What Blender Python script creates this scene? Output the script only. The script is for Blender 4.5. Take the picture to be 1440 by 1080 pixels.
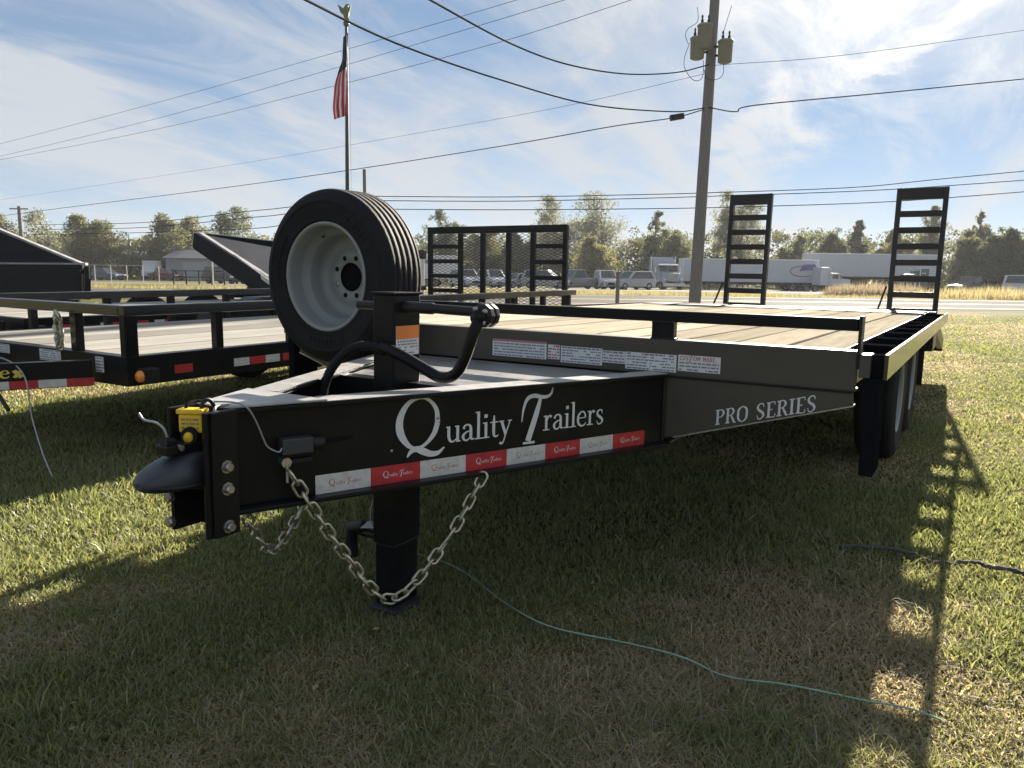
import bpy, bmesh, math, random
import numpy as np
from mathutils import Vector, Matrix
random.seed(7); rng = np.random.default_rng(11)
S = bpy.context.scene
for o in list(bpy.data.objects): bpy.data.objects.remove(o)
COL = S.collection
RAD = math.radians

# ------------------------------------------------------------------ camera
CAM = Vector((1.5234, -2.5255, 1.0898)); FPX = 1064.3
_yaw, _pit, _rol = RAD(31.535), RAD(8.631), RAD(0.783)
FW = Vector((-math.sin(_yaw)*math.cos(_pit), math.cos(_yaw)*math.cos(_pit), -math.sin(_pit)))
_r = Vector((math.cos(_yaw), math.sin(_yaw), 0)); _u = _r.cross(FW)
RT = _r*math.cos(_rol) + _u*math.sin(_rol); UP = -_r*math.sin(_rol) + _u*math.cos(_rol)
cd = bpy.data.cameras.new('camera'); cam = bpy.data.objects.new('camera', cd); COL.objects.link(cam)
cd.sensor_width = 36; cd.lens = FPX/1440*36; cd.clip_start = .05; cd.clip_end = 3000
cam.matrix_world = Matrix(((RT.x, UP.x, -FW.x, CAM.x), (RT.y, UP.y, -FW.y, CAM.y), (RT.z, UP.z, -FW.z, CAM.z), (0, 0, 0, 1)))
S.camera = cam
S.render.resolution_x = 1024; S.render.resolution_y = 768

# ------------------------------------------------------------------ sky, sun, exposure
SUN_AZ, SUN_EL = RAD(5.9), RAD(21.5)          # azimuth measured from +Y towards -X
sun_dir = Vector((-math.sin(SUN_AZ)*math.cos(SUN_EL), math.cos(SUN_AZ)*math.cos(SUN_EL), math.sin(SUN_EL)))
sl = bpy.data.lights.new('sun', 'SUN'); sl.energy = 5.0; sl.angle = RAD(.55); sl.color = (1, .90, .76)
sun = bpy.data.objects.new('sun', sl); COL.objects.link(sun)
sun.rotation_euler = sun_dir.to_track_quat('Z', 'Y').to_euler()
w = bpy.data.worlds.new('World'); S.world = w; w.use_nodes = True
nt = w.node_tree; nt.nodes.clear(); N = nt.nodes.new; LK = nt.links.new
out = N('ShaderNodeOutputWorld'); bg = N('ShaderNodeBackground'); bg.inputs['Strength'].default_value = .05
sky = N('ShaderNodeTexSky'); sky.sky_type = 'NISHITA'; sky.sun_disc = False
sky.sun_elevation = SUN_EL; sky.sun_rotation = -SUN_AZ; sky.air_density = .62; sky.dust_density = 0.0; sky.ozone_density = 1.0
# thin high cloud: noise on a flat layer far above, streaked along one direction
tc = N('ShaderNodeTexCoord'); sx = N('ShaderNodeSeparateXYZ'); LK(tc.outputs['Generated'], sx.inputs[0])
def math_n(op, a, b=None, clamp=False):
    m = N('ShaderNodeMath'); m.operation = op; m.use_clamp = clamp
    for i, v in enumerate((a, b)):
        if v is None: continue
        if isinstance(v, (int, float)): m.inputs[i].default_value = v
        else: LK(v, m.inputs[i])
    return m.outputs[0]
dz = math_n('ADD', math_n('MAXIMUM', sx.outputs[2], 0.0), .20)
cx = N('ShaderNodeCombineXYZ'); LK(math_n('DIVIDE', sx.outputs[0], dz), cx.inputs[0]); LK(math_n('DIVIDE', sx.outputs[1], dz), cx.inputs[1])
def cloud(rot, scl, nscale, detail, rough, dist, lo, hi, loc=(0, 0, 0)):
    mp = N('ShaderNodeMapping'); mp.inputs['Rotation'].default_value = (0, 0, RAD(rot)); mp.inputs['Scale'].default_value = scl; mp.inputs['Location'].default_value = loc
    LK(cx.outputs[0], mp.inputs[0]); nz = N('ShaderNodeTexNoise'); LK(mp.outputs[0], nz.inputs['Vector'])
    nz.inputs['Scale'].default_value = nscale; nz.inputs['Detail'].default_value = detail; nz.inputs['Roughness'].default_value = rough; nz.inputs['Distortion'].default_value = dist
    mr = N('ShaderNodeMapRange'); mr.interpolation_type = 'SMOOTHSTEP'; mr.inputs['From Min'].default_value = lo; mr.inputs['From Max'].default_value = hi
    LK(nz.outputs[0], mr.inputs[0]); return mr.outputs[0]
c1 = cloud(-48, (1, .60, 1), .85, 6, .55, .6, .38, .62, (1.3, 2.9, 0))
c2 = cloud(-20, (1, .45, 1), 3.0, 10, .68, .9, .42, .66, (4.3, 1.4, 0))
c3 = cloud(38, (1, .18, 1), 2.0, 8, .6, .9, .46, .70, (7.7, 3.1, 0))
low = math_n('MULTIPLY', math_n('POWER', math_n('SUBTRACT', 1.0, math_n('MAXIMUM', sx.outputs[2], 0.0)), 9.0), .50)
cov = math_n('ADD', math_n('ADD', math_n('MULTIPLY', c1, .55), math_n('MULTIPLY', c2, .42)), math_n('MULTIPLY', c3, .52))
# one long bright streak of cirrus crossing below the sun
sxy = N('ShaderNodeSeparateXYZ'); LK(cx.outputs[0], sxy.inputs[0])
wob = cloud(0, (1, 1, 1), 1.6, 7, .65, .4, .2, .8, (9.1, 2.2, 0))
ln_ = math_n('ADD', math_n('MULTIPLY', sxy.outputs[0], .824), math_n('MULTIPLY', sxy.outputs[1], .566))
ln_ = math_n('ADD', ln_, math_n('MULTIPLY', math_n('SUBTRACT', wob, .5), .42))
stk = N('ShaderNodeMapRange'); stk.interpolation_type = 'SMOOTHSTEP'; stk.inputs['From Min'].default_value = .20; stk.inputs['From Max'].default_value = .02; LK(math_n('ABSOLUTE', math_n('SUBTRACT', ln_, 1.0)), stk.inputs[0])
fr = cloud(55, (1, .35, 1), 3.4, 9, .68, .8, .30, .70, (3.3, 5.1, 0))
cov = math_n('ADD', cov, math_n('MULTIPLY', math_n('MULTIPLY', stk.outputs[0], fr), .85))
cov = math_n('MINIMUM', math_n('ADD', cov, low), .95)
# cloud brightens towards the sun (forward scattering)
dt = N('ShaderNodeVectorMath'); dt.operation = 'DOT_PRODUCT'; LK(tc.outputs['Generated'], dt.inputs[0]); dt.inputs[1].default_value = sun_dir
glow = math_n('POWER', math_n('MAXIMUM', dt.outputs['Value'], 0.0), 55.0)
cl = N('ShaderNodeMix'); cl.data_type = 'RGBA'; cl.inputs[6].default_value = (3.75, 3.98, 4.3, 1); cl.inputs[7].default_value = (8.2, 8.0, 7.6, 1); LK(glow, cl.inputs[0])
mx = N('ShaderNodeMix'); mx.data_type = 'RGBA'; LK(cov, mx.inputs[0]); gm = N('ShaderNodeGamma'); gm.inputs[1].default_value = .55; LK(sky.outputs[0], gm.inputs[0])
sc = N('ShaderNodeMix'); sc.data_type = 'RGBA'; sc.blend_type = 'MULTIPLY'; sc.inputs[0].default_value = 1; sc.inputs[7].default_value = (1.06, 1.25, 1.45, 1); LK(gm.outputs[0], sc.inputs[6])
LK(sc.outputs[2], mx.inputs[6]); LK(cl.outputs[2], mx.inputs[7])
LK(mx.outputs[2], bg.inputs[0]); LK(bg.outputs[0], out.inputs[0])
S.view_settings.view_transform = 'Standard'; S.view_settings.look = 'None'; S.view_settings.exposure = 1.78; S.view_settings.gamma = 1
S.render.engine = 'CYCLES'; S.cycles.max_bounces = 8; S.cycles.transparent_max_bounces = 8

# ------------------------------------------------------------------ placing helpers
def ray(x, y): return FW + RT*((x-720)/FPX) - UP*((y-540)/FPX)
def at(x, y, d): return CAM + ray(x, y)*d
def gnd(x, d):
    """point on the ground seen in column x at camera depth d"""
    r = FW + RT*((x-720)/FPX); p = CAM + r*d; return Vector((p.x, p.y, gz(d)))
def gz(d):
    """the land falls away gently beyond the road"""
    return -.85*min(1, max(0, (d-34)/48))
VD = Vector((FW.x, FW.y, 0)).normalized(); VR = Vector((RT.x, RT.y, 0)).normalized()
VYAW = math.atan2(VR.y, VR.x)

# ------------------------------------------------------------------ materials
MATS = {}
def mat(name, col, rough=.5, metal=0, var=.12, vscale=6.0, bump=0, bscale=80, spec=.5, coat=0, col2=None, trans=0, emit=None, alpha=1, stretch=None):
    if name in MATS: return MATS[name]
    m = bpy.data.materials.new(name); m.use_nodes = True; t = m.node_tree; b = t.nodes['Principled BSDF']
    b.inputs['Roughness'].default_value = rough; b.inputs['Metallic'].default_value = metal
    b.inputs['Specular IOR Level'].default_value = spec; b.inputs['Coat Weight'].default_value = coat; b.inputs['Coat Roughness'].default_value = .08
    tc = t.nodes.new('ShaderNodeTexCoord'); mp = t.nodes.new('ShaderNodeMapping'); t.links.new(tc.outputs['Object'], mp.inputs[0])
    if stretch: mp.inputs['Scale'].default_value = stretch
    nz = t.nodes.new('ShaderNodeTexNoise'); nz.inputs['Scale'].default_value = vscale; nz.inputs['Detail'].default_value = 6; nz.inputs['Roughness'].default_value = .65
    t.links.new(mp.outputs[0], nz.inputs['Vector'])
    mr = t.nodes.new('ShaderNodeMapRange'); mr.inputs['From Min'].default_value = .3; mr.inputs['From Max'].default_value = .7; t.links.new(nz.outputs[0], mr.inputs[0])
    mixn = t.nodes.new('ShaderNodeMix'); mixn.data_type = 'RGBA'; t.links.new(mr.outputs[0], mixn.inputs[0])
    c2 = col2 or tuple(min(1, c*(1+var)) for c in col); c1 = col if col2 else tuple(c*(1-var) for c in col)
    mixn.inputs[6].default_value = (*c1, 1); mixn.inputs[7].default_value = (*c2, 1)
    t.links.new(mixn.outputs[2], b.inputs['Base Color'])
    rr = t.nodes.new('ShaderNodeMapRange'); rr.inputs['To Min'].default_value = max(0, rough-.08); rr.inputs['To Max'].default_value = min(1, rough+.1); t.links.new(nz.outputs[0], rr.inputs[0]); t.links.new(rr.outputs[0], b.inputs['Roughness'])
    if bump:
        n2 = t.nodes.new('ShaderNodeTexNoise'); n2.inputs['Scale'].default_value = bscale; n2.inputs['Detail'].default_value = 4; t.links.new(mp.outputs[0], n2.inputs['Vector'])
        bp = t.nodes.new('ShaderNodeBump'); bp.inputs['Strength'].default_value = bump; bp.inputs['Distance'].default_value = .01
        t.links.new(n2.outputs[0], bp.inputs['Height']); t.links.new(bp.outputs[0], b.inputs['Normal'])
    if trans: b.inputs['Transmission Weight'].default_value = trans
    if emit: b.inputs['Emission Color'].default_value = (*emit, 1); b.inputs['Emission Strength'].default_value = 1
    MATS[name] = m; return m
BLACK = mat('black_paint', (.006, .0065, .009), .30, col2=(.014, .0135, .0135), vscale=7, spec=.14, bump=.04, bscale=60)
PANEL = mat('panel_reflect_paint', (.066, .059, .047), .42, var=.18, vscale=2.5, spec=.4, bump=.03, bscale=60)  # same black paint lightened to taupe for reflected light off the sunlit ground
SATIN = mat('black_satin', (.012, .012, .014), .45, var=.3, vscale=5, bump=.05, spec=.3)
DARKST = mat('dark_steel', (.03, .03, .035), .4, metal=.6, var=.3)
RUB = mat('rubber', (.011, .0115, .013), .75, var=.3, vscale=12, bump=.15, bscale=140, spec=.2)
GLOSSB = mat('black_gloss', (.012, .012, .014), .2, var=.3, spec=.7, coat=.3)
MATTE = mat('matte_black', (.008, .0085, .011), .6, var=.4, vscale=9, spec=0)
DUSTGLARE = mat('dust_glare_flange', (.34, .335, .32), .4, var=.25, vscale=14, spec=.5, bump=.05)  # pale grey that paints sun glare, with dust, onto black edges and tops
ZINC = mat('zinc_plated', (.36, .34, .27), .36, metal=.9, col2=(.66, .62, .48), vscale=22, bump=.2, bscale=90)
STEEL = mat('bright_steel', (.40, .39, .37), .36, metal=.9, var=.35, vscale=30)
RIMM = mat('silver_paint', (.24, .255, .25), .42, var=.06, spec=.5)
PLATE = mat('dusty_plate', (.20, .20, .20), .42, metal=.2, var=.3, vscale=9, bump=.08)
WOOD = mat('pine_deck', (.42, .365, .275), .8, col2=(.60, .55, .445), vscale=5, bump=.35, bscale=45, stretch=(6, .5, 6), spec=0)
WOOD2 = mat('pine_deck_warm', (.37, .32, .235), .82, col2=(.55, .50, .395), vscale=4, bump=.35, bscale=45, stretch=(7, .4, 7), spec=0)
WOOD3 = mat('grey_deck', (.28, .265, .235), .8, col2=(.44, .425, .385), vscale=5, bump=.3, bscale=45, stretch=(7, .5, 7), spec=0)
WHITE = mat('decal_white', (.66, .67, .68), .4, var=.08, vscale=20)
TAPEW = mat('tape_white', (.56, .56, .54), .35, var=.2, vscale=40, bump=.25, bscale=500)
TAPER = mat('tape_red', (.45, .02, .03), .35, var=.25, vscale=40, bump=.25, bscale=500)
INKR = mat('ink_red', (.40, .05, .06), .5)
INKG = mat('ink_grey', (.16, .17, .19), .5)
ORANGE = mat('warning_orange', (.75, .22, .04), .5)
AMBER = mat('amber_lens', (.80, .25, .03), .2, spec=.7, coat=.6)
YELLOW = mat('yellow_plastic', (.80, .52, .02), .4, var=.15, vscale=25)
YPAINT = mat('yellow_vinyl', (.62, .50, .08), .45)
GREYP = mat('grey_plastic', (.03, .035, .04), .5)
WIRE = mat('wire_black', (.012, .012, .014), .9, spec=.03)
CABLE = mat('steel_cable', (.35, .36, .37), .45, metal=.6)

for m_ in (WOOD, WOOD2, WOOD3):      # boards differ in tone
    t_ = m_.node_tree; b_ = t_.nodes['Principled BSDF']; src = b_.inputs['Base Color'].links[0].from_socket
    oi = t_.nodes.new('ShaderNodeObjectInfo'); mr_ = t_.nodes.new('ShaderNodeMapRange'); mr_.inputs['To Min'].default_value = .72; mr_.inputs['To Max'].default_value = 1.12; t_.links.new(oi.outputs['Random'], mr_.inputs[0])
    ml = t_.nodes.new('ShaderNodeMix'); ml.data_type = 'RGBA'; ml.blend_type = 'MULTIPLY'; ml.inputs[0].default_value = 1; t_.links.new(src, ml.inputs[6]); t_.links.new(mr_.outputs[0], ml.inputs[7]); t_.links.new(ml.outputs[2], b_.inputs['Base Color'])

# ------------------------------------------------------------------ mesh builder
class MB:
    def __init__(s): s.v = []; s.f = []; s.sm = []
    def add(s, vs, fs, smooth=False):
        n = len(s.v); s.v += [tuple(v) for v in vs]; s.f += [tuple(n+i for i in f) for f in fs]; s.sm += [smooth]*len(fs); return s
    def box(s, x0, x1, y0, y1, z0, z1):
        vs = [(x, y, z) for z in (z0, z1) for y in (y0, y1) for x in (x0, x1)]
        return s.add(vs, [(0, 2, 3, 1), (4, 5, 7, 6), (0, 1, 5, 4), (2, 6, 7, 3), (0, 4, 6, 2), (1, 3, 7, 5)])
    def bar(s, a, b, w, h, up=(0, 0, 1)):
        a, b = Vector(a), Vector(b); d = (b-a).normalized(); u = Vector(up)
        sd = d.cross(u)
        if sd.length < 1e-4: sd = d.cross(Vector((1, 0, 0)))
        sd.normalize(); u = sd.cross(d).normalized()
        vs = [p + sd*(i*w/2) + u*(j*h/2) for p in (a, b) for j in (-1, 1) for i in (-1, 1)]
        return s.add(vs, [(0, 1, 3, 2), (4, 6, 7, 5), (0, 4, 5, 1), (2, 3, 7, 6), (0, 2, 6, 4), (1, 5, 7, 3)])
    def tube(s, pts, r, n=8, smooth=True, cap=True):
        pts = [Vector(p) for p in pts]; m = len(pts); rs = r if isinstance(r, (list, tuple)) else [r]*m
        t0 = (pts[1]-pts[0]).normalized(); ref = Vector((0, 0, 1)) if abs(t0.z) < .9 else Vector((1, 0, 0))
        u = t0.cross(ref).normalized(); vs = []
        for i, p in enumerate(pts):
            t = (pts[min(i+1, m-1)] - pts[max(i-1, 0)]).normalized()
            u = (u - t*u.dot(t)).normalized(); v = t.cross(u)
            vs += [p + (u*math.cos(2*math.pi*k/n) + v*math.sin(2*math.pi*k/n))*rs[i] for k in range(n)]
        fs = [(i*n+k, i*n+(k+1) % n, (i+1)*n+(k+1) % n, (i+1)*n+k) for i in range(m-1) for k in range(n)]
        s.add(vs, fs, smooth)
        if cap: s.add([vs[k] for k in range(n)], [tuple(range(n-1, -1, -1))]); s.add([vs[(m-1)*n+k] for k in range(n)], [tuple(range(n))])
        return s
    def lathe(s, prof, n=32, c=(0, 0, 0), axis='Z', smooth=True, close=False):
        c = Vector(c); vs = []
        for r, h in prof:
            for k in range(n):
                a = 2*math.pi*k/n; x, y = r*math.cos(a), r*math.sin(a)
                vs.append(c + (Vector((x, y, h)) if axis == 'Z' else Vector((x, h, y)) if axis == 'Y' else Vector((h, x, y))))
        m = len(prof); rng_ = range(m if close else m-1)
        fs = [(i*n+k, i*n+(k+1) % n, ((i+1) % m)*n+(k+1) % n, ((i+1) % m)*n+k) for i in rng_ for k in range(n)]
        return s.add(vs, fs, smooth)
    def prism(s, poly, off):
        """polygon (list of 3D points) pushed along off"""
        poly = [Vector(p) for p in poly]; off = Vector(off); n = len(poly)
        vs = poly + [p+off for p in poly]
        return s.add(vs, [tuple(range(n-1, -1, -1)), tuple(range(n, 2*n))] + [(i, (i+1) % n, n+(i+1) % n, n+i) for i in range(n)])
    def mesh(s, name, m):
        me = bpy.data.meshes.new(name); me.from_pydata(s.v, [], s.f); me.polygons.foreach_set('use_smooth', s.sm)
        b = bmesh.new(); b.from_mesh(me); bmesh.ops.recalc_face_normals(b, faces=b.faces); b.to_mesh(me); b.free()
        if m: me.materials.append(m)
        return me
    def build(s, name, m, parent=None, bevel=0, **k):
        return obj(name, s.mesh(name, m), parent, bevel, **k)
def obj(name, me, parent=None, bevel=0, label=None, cat=None, group=None, kind=None):
    o = bpy.data.objects.new(name, me); COL.objects.link(o)
    if parent: o.parent = parent
    if bevel:
        b = o.modifiers.new('bevel', 'BEVEL'); b.width = bevel; b.segments = 2; b.limit_method = 'ANGLE'; b.angle_limit = RAD(50)
    tag(o, label, cat, group, kind); return o
def tag(o, label=None, cat=None, group=None, kind=None):
    if label: o['label'] = label
    if cat: o['category'] = cat
    if group: o['group'] = group
    if kind: o['kind'] = kind
    return o
def thing(name, label, cat, loc=(0, 0, 0), rz=0, group=None):
    o = bpy.data.objects.new(name, None); COL.objects.link(o); o.location = loc; o.rotation_euler = (0, 0, rz); o.empty_display_size = .2
    return tag(o, label, cat, group)
def copy_tree(o, parent=None):
    c = o.copy(); COL.objects.link(c); c.parent = parent
    for ch in list(o.children): copy_tree(ch, c)
    return c
def smooth_path(pts, k=6):
    pts = [Vector(p) for p in pts]; P = [pts[0]*2-pts[1]] + pts + [pts[-1]*2-pts[-2]]; o = []
    for i in range(1, len(P)-2):
        for j in range(k):
            t = j/k; a, b, c, d = P[i-1], P[i], P[i+1], P[i+2]
            o.append(.5*((2*b) + (c-a)*t + (2*a-5*b+4*c-d)*t*t + (3*b-a-3*c+d)*t**3))
    o.append(pts[-1]); return o

# ------------------------------------------------------------------ lettering (drawn strokes, in a flat x/y plane)
GLY = {
 'u': (1.05, [[(.2, 1, .2), (.2, .4, .2), (.3, .12, .17), (.5, .04, .1), (.72, .18, .09)], [(.82, 1, .2), (.82, 0, .2)]], [(.0, .96, .2), (.62, .96, .82), (.82, .04, 1.04)]),
 'a': (.95, [[(.16, .74, .18), (.26, .93, .12), (.48, .98, .1), (.66, .84, .18), (.69, .5, .2), (.69, .18, .2), (.78, .05, .1), (.94, .08, .07)], [(.66, .6, .07), (.4, .54, .1), (.19, .4, .16), (.13, .24, .2), (.24, .05, .12), (.44, .03, .1), (.66, .2, .07)]], []),
 'l': (.52, [[(.26, 1.72, .2), (.26, 0, .2)]], [(.04, 1.68, .26), (.0, .04, .52)]),
 'i': (.52, [[(.26, 1, .2), (.26, 0, .2)], [(.26, 1.5, .24), (.26, 1.28, .24)]], [(.04, .96, .26), (.0, .04, .52)]),
 't': (.66, [[(.32, 1.38, .1), (.3, .9, .2), (.3, .25, .2), (.38, .06, .14), (.54, .04, .1), (.66, .14, .05)]], [(.02, .95, .62)]),
 'y': (1.0, [[(.2, .97, .2), (.52, .1, .2)], [(.86, .97, .09), (.5, .05, .1), (.35, -.36, .1), (.2, -.46, .14), (.07, -.38, .17)]], [(.0, .96, .4), (.68, .96, 1.0)]),
 'r': (.76, [[(.26, 1, .2), (.26, 0, .2)], [(.3, .62, .07), (.42, .88, .1), (.55, .97, .13), (.68, .86, .2)]], [(.04, .96, .26), (.0, .04, .55)]),
 'e': (.9, [[(.14, .56, .07), (.78, .58, .07)], [(.79, .58, .14), (.7, .9, .12), (.45, 1, .09), (.2, .8, .16), (.12, .5, .2), (.2, .18, .18), (.45, .02, .12), (.7, .08, .1), (.83, .24, .05)]], []),
 's': (.74, [[(.6, .74, .05), (.56, .93, .09), (.36, .99, .1), (.16, .84, .15), (.2, .62, .18), (.5, .42, .2), (.63, .22, .17), (.48, .03, .1), (.25, .02, .09), (.1, .24, .05)]], []),
 'Q': (1.5, [[(1.28, .62, .16), (1.24, .98, .13), (1.02, 1.25, .09), (.72, 1.34, .08), (.36, 1.2, .13), (.13, .82, .2), (.14, .42, .22), (.36, .08, .14), (.62, -.04, .08), (.92, .06, .1), (1.17, .32, .15), (1.28, .62, .16)],
            [(.34, -.26, .04), (.45, -.12, .12), (.62, -.06, .16), (.82, -.14, .2), (1.05, -.24, .17), (1.3, -.24, .12), (1.5, -.1, .04)]], []),
 'T': (1.0, [[(.0, .34, .03), (.06, .75, .08), (.2, 1.06, .12), (.45, 1.14, .13), (.72, 1.08, .12), (.95, 1.08, .1), (1.1, 1.18, .08), (1.16, 1.4, .03)], [(.7, 1.1, .1), (.56, .62, .18), (.36, .05, .2), (.24, -.28, .2)]], [(.06, -.34, .5)]),
 'P': (.66, [[(.18, 1, .17), (.18, 0, .17)], [(.2, .97, .06), (.42, .97, .08), (.58, .84, .16), (.58, .66, .16), (.42, .5, .08), (.2, .5, .06)]], [(.02, .96, .3), (.02, .04, .36)]),
 'R': (.76, [[(.18, 1, .17), (.18, 0, .17)], [(.2, .97, .06), (.42, .97, .08), (.57, .85, .15), (.57, .68, .15), (.42, .53, .08), (.2, .52, .06)], [(.4, .52, .1), (.56, .25, .16), (.66, .05, .14), (.78, .02, .05)]], [(.02, .96, .3), (.02, .04, .34)]),
 'O': (.8, [[(.4, 1, .07), (.14, .82, .15), (.09, .5, .17), (.14, .18, .15), (.4, 0, .07), (.66, .18, .15), (.71, .5, .17), (.66, .82, .15), (.4, 1, .07)]], []),
 'S': (.62, [[(.52, .74, .04), (.48, .92, .09), (.3, .99, .08), (.12, .84, .14), (.16, .62, .16), (.42, .42, .17), (.52, .22, .15), (.38, .03, .08), (.18, .02, .08), (.08, .26, .04)]], []),
 'E': (.64, [[(.18, 1, .17), (.18, 0, .17)], [(.2, .97, .06), (.56, .97, .07), (.58, .78, .05)], [(.2, .51, .06), (.44, .51, .07)], [(.2, .03, .06), (.58, .03, .07), (.62, .24, .05)]], [(.02, .96, .3), (.02, .04, .3)]),
 'I': (.36, [[(.18, 1, .17), (.18, 0, .17)]], [(.0, .96, .36), (.0, .04, .36)]),
 'C': (.6, [[(.55, .8, .14), (.4, .97, .14), (.16, .85, .14), (.08, .5, .14), (.16, .15, .14), (.4, .03, .14), (.55, .2, .14)]], []),
 'U': (.6, [[(.1, 1, .14), (.1, .3, .14), (.3, .04, .14), (.5, .3, .14), (.5, 1, .14)]], []),
 'M': (.75, [[(.1, 0, .14), (.1, 1, .14)], [(.1, 1, .12), (.37, .3, .12)], [(.37, .3, .12), (.65, 1, .12)], [(.65, 1, .14), (.65, 0, .14)]], []),
 'A': (.6, [[(.05, 0, .13), (.3, 1, .13)], [(.3, 1, .13), (.55, 0, .13)]], [(.15, .34, .45)]),
 'D': (.6, [[(.1, 0, .14), (.1, 1, .14)], [(.1, .95, .12), (.38, .9, .14), (.5, .5, .14), (.38, .1, .14), (.1, .05, .12)]], []),
 'x': (.9, [[(.15, 1, .3), (.75, 0, .3)], [(.75, 1, .22), (.15, 0, .22)]], []),
 ' ': (.42, [], []),
}
def ribbon(mb, pts, z, M, wk=1):
    P = smooth_path([(p[0], p[1], p[2]) for p in pts], 5) if len(pts) > 2 else [Vector(p) for p in pts]
    L_, R_ = [], []
    for i, p in enumerate(P):
        a, b = P[max(i-1, 0)], P[min(i+1, len(P)-1)]; d = Vector((b.x-a.x, b.y-a.y))
        if d.length < 1e-6: d = Vector((0, 1))
        d.normalize(); n = Vector((-d.y, d.x)); h = max(.012, p.z/2)*wk
        L_.append(M(p.x+n.x*h, p.y+n.y*h, z)); R_.append(M(p.x-n.x*h, p.y-n.y*h, z))
    m = len(P); mb.add(L_+R_, [(i, m+i, m+i+1, i+1) for i in range(m-1)])
_zl = [0]
def glyph(mb, ch, x, y, sc, z0=0, shear=0, wk=1, xs=1):
    w_, st, sf = GLY[ch]
    def M(px, py, z): return (x + (px*xs+shear*py)*sc, y + py*sc, z)
    def nz(): _zl[0] = (_zl[0]+1) % 7; return z0 + _zl[0]*6e-5
    for s_ in st: ribbon(mb, s_, nz(), M, wk)
    for a, yy, b in sf: ribbon(mb, [(a, yy, .075), (b, yy, .075)], nz(), M, wk)
    return w_*sc*xs
def word(mb, txt, x, y, sc, gap=.06, **k):
    for ch in txt: x += glyph(mb, ch, x, y, sc, **k) + gap*sc
    return x
def logo_mesh():
    """the two-word script decal, x along the rail, y up, baseline 0, metres"""
    mb = MB(); glyph(mb, 'Q', 0, .0, .102)
    e = word(mb, 'uality', .158, 0, .0475, gap=.03); glyph(mb, 'T', .425, .002, .098, xs=1.05); word(mb, 'railers', .508, 0, .0475, gap=.03)
    return mb
def print_lines(mb, w_, h_, rows, z, seed=1, x0=0, y0=0, big=0):
    """rows of tiny words: illegible print"""
    r = random.Random(seed); rh = h_/rows
    for i in range(rows):
        x = x0+.03*w_; y = y0+h_-(i+.5)*rh; t = rh*(.42 if i else .42+big)
        while x < x0+.95*w_:
            l = rh*r.uniform(.5, 1.9); l = min(l, x0+.96*w_-x)
            if r.random() < .9: mb.add([(x, y-t/2, z), (x+l, y-t/2, z), (x+l, y+t/2, z), (x, y+t/2, z)], [(0, 1, 2, 3)])
            x += l+rh*.3

# ================================================================== the setting: ground, road, grass
def vnoise(x, y, s, seed):
    """smooth value noise, numpy"""
    r = np.random.default_rng(seed); T = r.random((64, 64)); x = x/s; y = y/s
    xi = np.floor(x).astype(int); yi = np.floor(y).astype(int); fx = x-xi; fy = y-yi; fx = fx*fx*(3-2*fx); fy = fy*fy*(3-2*fy)
    g = lambda a, b: T[a % 64, b % 64]
    return (g(xi, yi)*(1-fx)+g(xi+1, yi)*fx)*(1-fy) + (g(xi, yi+1)*(1-fx)+g(xi+1, yi+1)*fx)*fy
def dryness(x, y):
    n = .5*vnoise(x, y, 1.1, 3) + .3*vnoise(x, y, .38, 4) + .2*vnoise(x, y, .13, 5)
    # worn, dead strip in front of the trailer's right half and along the verge
    dd = (x-CAM.x)*VD.x + (y-CAM.y)*VD.y
    patch = np.exp(-(((x-1.0)/.75)**2 + ((y+.55)/.8)**2))*.30 + np.exp(-((dd-15)/4.5)**2)*.22 + np.exp(-(((x-1.0)/.9)**2 + ((y+1.6)/.5)**2))*.2
    green = np.exp(-(((x+.4)/1.2)**2 + ((y+.2)/1.2)**2))*.18
    return n + patch - green
def ground_mat():
    m = bpy.data.materials.new('turf'); m.use_nodes = True; t = m.node_tree; b = t.nodes['Principled BSDF']; b.inputs['Roughness'].default_value = .95; b.inputs['Specular IOR Level'].default_value = .1
    tc = t.nodes.new('ShaderNodeTexCoord')
    def nz(sc, det): n = t.nodes.new('ShaderNodeTexNoise'); n.inputs['Scale'].default_value = sc; n.inputs['Detail'].default_value = det; n.inputs['Roughness'].default_value = .7; t.links.new(tc.outputs['Object'], n.inputs['Vector']); return n.outputs[0]
    def ramp(f, stops):
        r = t.nodes.new('ShaderNodeValToRGB'); t.links.new(f, r.inputs[0]); e = r.color_ramp.elements
        e[0].position, e[0].color = stops[0][0], (*stops[0][1], 1); e[1].position, e[1].color = stops[-1][0], (*stops[-1][1], 1)
        for p, c in stops[1:-1]: q = e.new(p); q.color = (*c, 1)
        return r.outputs[0]
    big = ramp(nz(.35, 8), [(.35, (.07, .085, .025)), (.5, (.14, .135, .045)), (.64, (.27, .215, .10))])
    fine = ramp(nz(26, 6), [(.3, (.35, .35, .35)), (.7, (1.3, 1.25, 1.1))])
    mul = t.nodes.new('ShaderNodeMix'); mul.data_type = 'RGBA'; mul.blend_type = 'MULTIPLY'; mul.inputs[0].default_value = 1
    t.links.new(big, mul.inputs[6]); t.links.new(fine, mul.inputs[7]); t.links.new(mul.outputs[2], b.inputs['Base Color'])
    bp = t.nodes.new('ShaderNodeBump'); bp.inputs['Strength'].default_value = .9; bp.inputs['Distance'].default_value = .03; t.links.new(nz(30, 6), bp.inputs['Height']); t.links.new(bp.outputs[0], b.inputs['Normal'])
    return m
TURF = ground_mat()
g = MB(); c_ = Vector((CAM.x, CAM.y, 0)); ds = [-60, 0, 15, 33.9, 46, 58, 70, 82, 300, 620]; n_ = 40
xs_ = [-620, -450] + [-300+15*i for i in range(41)] + [450, 620]
V = [c_+VR*a+VD*d+Vector((0, 0, gz(d))) for d in ds for a in xs_]; m_ = len(xs_)
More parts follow.
